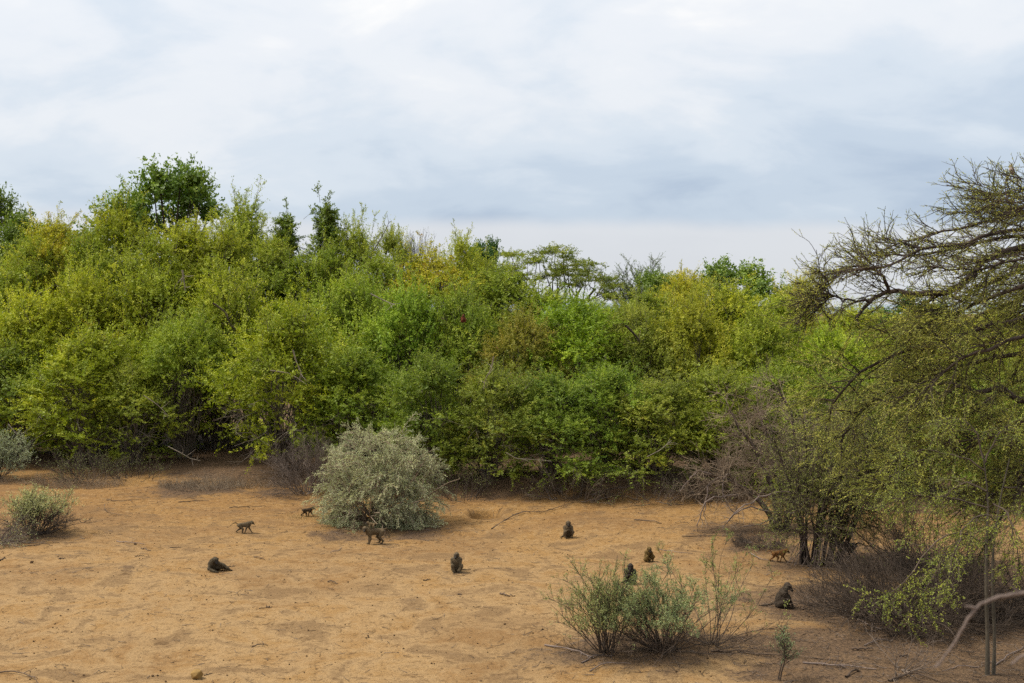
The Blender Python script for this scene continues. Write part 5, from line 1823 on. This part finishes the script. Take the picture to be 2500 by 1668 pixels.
STICKS = [
    # pixel course on the ground, thickness m, material, label
    ([(1830, 1350), (1860, 1368), (1892, 1371)], .016, M_DEADWOOD, "pale bent stick lying left of the orange-brown baboon"),
    ([(285, 1322), (315, 1327), (355, 1330)], .018, M_DEADWOOD, "pale forked stick on the sand right of the pale olive shrub"),
    ([(345, 1340), (368, 1346)], .022, M_STICK, "dark short stick below the pale forked stick"),
    ([(330, 1359), (352, 1358)], .018, M_STICK, "dark short stick above the lying baboon's left"),
    ([(415, 1338), (442, 1337)], .014, M_STICK, "thin dark stick left of the lying baboon, above it"),
    ([(144, 1365), (160, 1365)], .022, M_STICK, "stubby dark stick on the sand below the pale olive shrub"),
    ([(0, 1370), (12, 1363)], .028, M_STICK, "thick dark stick cut by the left edge"),
    ([(60, 1335), (100, 1331), (128, 1333)], .016, M_STICK, "dark twig under the dry heap at the left edge"),
    ([(620, 1361), (634, 1364), (646, 1367)], .016, M_STICK, "dark stick on the sand right of the lying baboon"),
    ([(555, 1385), (573, 1384)], .018, M_STICK, "tiny dark stick at the lying baboon's feet"),
    ([(800, 1422), (812, 1423), (825, 1426)], .020, M_STICK, "dark curved stick in the open sand, centre left"),
    ([(650, 1484), (664, 1483)], .022, M_STICK, "thick short dark stick below the centre of the left clearing"),
    ([(632, 1487), (650, 1485)], .012, M_STICK, "thin dark stick touching the thick short one"),
    ([(1034, 1418), (1051, 1416)], .020, M_STICK, "dark stick below and left of the baboon that faces the camera"),
    ([(1118, 1452), (1128, 1453)], .020, M_STICK, "short dark stick below the baboon that faces the camera"),
    ([(1221, 1451), (1238, 1456), (1258, 1456)], .026, M_STICK, "brown stick with a bent end left of the foreground shrubs"),
    ([(810, 1346), (822, 1348), (835, 1338)], .012, M_DEADWOOD, "pale hooked twig below the standing baboon's left"),
    ([(0, 1643), (40, 1646), (75, 1656), (100, 1675)], .016, M_STICK, "long dark curved stick in the bottom left corner"),
    ([(498, 1650), (518, 1645)], .014, M_STICK, "dark stick poking out behind the ochre rock"),
    ([(615, 1580), (640, 1577), (655, 1576)], .014, M_STICK, "dark twig on the sand in the lower left middle"),
    ([(260, 1222), (290, 1225), (345, 1220)], .018, M_STICK, "dark stick near the thicket's foot, left"),
    ([(255, 1232), (262, 1252), (320, 1262)], .014, M_STICK, "thin crooked stick right of the pale olive shrub's top"),
    ([(435, 1227), (480, 1225), (510, 1224)], .018, M_STICK, "dark stick in front of the dead grass clump"),
    ([(560, 1241), (600, 1240), (640, 1237)], .018, M_STICK, "dark branch on the sand above the young trotting baboon"),
    ([(1200, 1258), (1270, 1256), (1330, 1252), (1400, 1228)], .020, M_STICK, "long thin fallen branch right of the burrow"),
    ([(1550, 1270), (1590, 1274), (1615, 1279)], .020, M_STICK, "dark fallen stick right of the hunched baboon, by the scrub"),
    ([(1610, 1342), (1650, 1350), (1690, 1352)], .014, M_DEADWOOD, "pale thin stick right of the yellowish young baboon"),
    ([(1665, 1310), (1730, 1311), (1810, 1309)], .018, M_STICK, "thin dark stick lying below the leafless tree, left"),
    ([(1330, 1577), (1400, 1592), (1450, 1608)], .022, M_DEADWOOD, "grey fallen branch left of the foreground shrubs' roots"),
    ([(1420, 1620), (1450, 1606), (1500, 1602)], .018, M_DEADWOOD, "grey forked branch at the foot of the left foreground shrub"),
    ([(1440, 1640), (1480, 1624), (1540, 1622)], .014, M_DEADWOOD, "thin pale twig below the left foreground shrub"),
    ([(1735, 1592), (1800, 1594), (1890, 1600)], .024, M_STICK, "long dark stick right of the sparse foreground shrub"),
    ([(1800, 1592), (1870, 1603), (1950, 1606), (2060, 1614)], .016, M_STICK, "long thin dark stick behind the thin young shrub"),
    ([(1960, 1620), (2050, 1630), (2140, 1636)], .022, M_DEADWOOD, "straight grey stick on the shaded ground at the bottom right"),
    ([(2065, 1655), (2085, 1642), (2100, 1640)], .026, M_STICK, "stubby dark branch below the straight grey stick"),
    ([(2080, 1587), (2110, 1589), (2130, 1586)], .028, M_STICK, "thick brown log piece below the broad dark tangle"),
    ([(2110, 1578), (2145, 1566), (2180, 1566)], .016, M_DEADWOOD, "pale thin branch under the broad dark tangle's right"),
    ([(2195, 1604), (2216, 1603)], .028, M_STICK, "short dark log left of the post-like trunk"),
    ([(2090, 1512), (2150, 1540), (2185, 1530)], .014, M_DEADWOOD, "pale crooked branch in front of the broad dark tangle"),
    ([(2170, 1665), (2230, 1650), (2290, 1665)], .026, M_STICK, "dark crooked branch at the bottom edge left of the post-like trunk"),
    ([(2430, 1625), (2470, 1600), (2510, 1575)], .016, M_DEADWOOD, "pale stick slanting up at the right edge"),
    ([(2390, 1630), (2340, 1632), (2300, 1640)], .014, M_DEADWOOD, "thin pale stick left of the post-like trunk's foot"),
    ([(1955, 1490), (2010, 1478), (2060, 1470)], .012, M_STICK, "thin dark twig right of the large male baboon"),
]


def stick(pts, r, m, label, seed):
    rng = rng_(seed)
    W = [gpos(x, y) for x, y in pts]
    for i, w in enumerate(W):
        w[2] = float(gz(w[0], w[1])) + r * 0.9 + (0.03 if 0 < i < len(W) - 1 else 0)
    base = W[0].copy()
    C = poly([w - base for w in W], 9, r * 0.6, rng)
    prt = [tubes(C[None], r, r * 0.45, 6)]
    L = float(np.linalg.norm(C[-1] - C[0]))
    if L > 0.5:
        K, _ = kids(C[None], max(2, int(L * 2.2)), 0.2, 0.9, 0.28 * min(L, 1.6), 5, 0.15, -0.05, 0.6, 0.7, 0.12, rng)
        prt.append(tubes(K, r * 0.45, r * 0.2, 4))
    v, f = join(prt)
    o = ob("fallen_stick", mesh_from("fallen_stick", v, f, smooth=True, mat=m), None, base)
    tag(o, label, "stick", "sticks lying in the clearing")


for k, (pts, r, m, lb) in enumerate(STICKS):
    stick(pts, r, m, lb, 300 + k)


def litter():
    rng = rng_(400)
    n = 60000
    X = rng.uniform(-26, 20, n)
    Y = rng.uniform(20, 52, n)
    d = litter_at(X, Y) + 0.09
    keep = (rng.uniform(0, 1, n) < d * 0.62) & (np.abs(X) < Y * 0.47)
    X, Y = X[keep], Y[keep]
    n = len(X)
    a = rng.uniform(0, 2 * PI, n)
    L = rng.uniform(0.06, 0.38, n) ** 1.1
    dx, dy = np.cos(a) * L / 2, np.sin(a) * L / 2
    P = np.empty((n, 3, 3))
    for i, t in enumerate((-1, 0, 1)):
        P[:, i, 0], P[:, i, 1] = X + dx * t + rng.normal(size=n) * 0.015, Y + dy * t + rng.normal(size=n) * 0.015
        P[:, i, 2] = gz(P[:, i, 0], P[:, i, 1]) + 0.008 + np.abs(rng.normal(size=n)) * 0.015
    hf = n // 2
    for nm, sl, m in (("twig_litter", slice(0, hf), M_STICK), ("pale_twig_litter", slice(hf, n), M_TWIG_GREY)):
        v, f = tubes(P[sl], rng.uniform(0.004, 0.009, len(P[sl])), 0.003, 3)
        o = ob(nm, mesh_from(nm, v, f, mat=m))
        tag(o, "fine twig litter strewn over the clearing and under the bushes", "litter", kind="stuff")
    # crumbs of earth, droppings and pebbles
    n = 3800
    X, Y = rng.uniform(-24, 18, n), rng.uniform(21, 47, n)
    s = 0.008 + 0.022 * rng.uniform(0, 1, n) ** 3
    o8 = np.array([(1, 0, 0), (-1, 0, 0), (0, 1, 0), (0, -1, 0), (0, 0, .8), (0, 0, -.5)], float)
    V = o8[None] * s[:, None, None] * rng.uniform(.7, 1.3, (n, 6, 1))
    V += np.stack([X, Y, gz(X, Y) + s * 0.4], -1)[:, None]
    fc = np.array([(0, 2, 4), (2, 1, 4), (1, 3, 4), (3, 0, 4), (2, 0, 5), (1, 2, 5), (3, 1, 5), (0, 3, 5)])
    f = (np.arange(n)[:, None, None] * 6 + fc[None]).reshape(-1, 3)
    o = ob("pebbles", mesh_from("pebbles", V.reshape(-1, 3), f, mat=M_CLOD))
    tag(o, "small dark crumbs and pebbles scattered over the sand", "pebbles", kind="stuff")


litter()
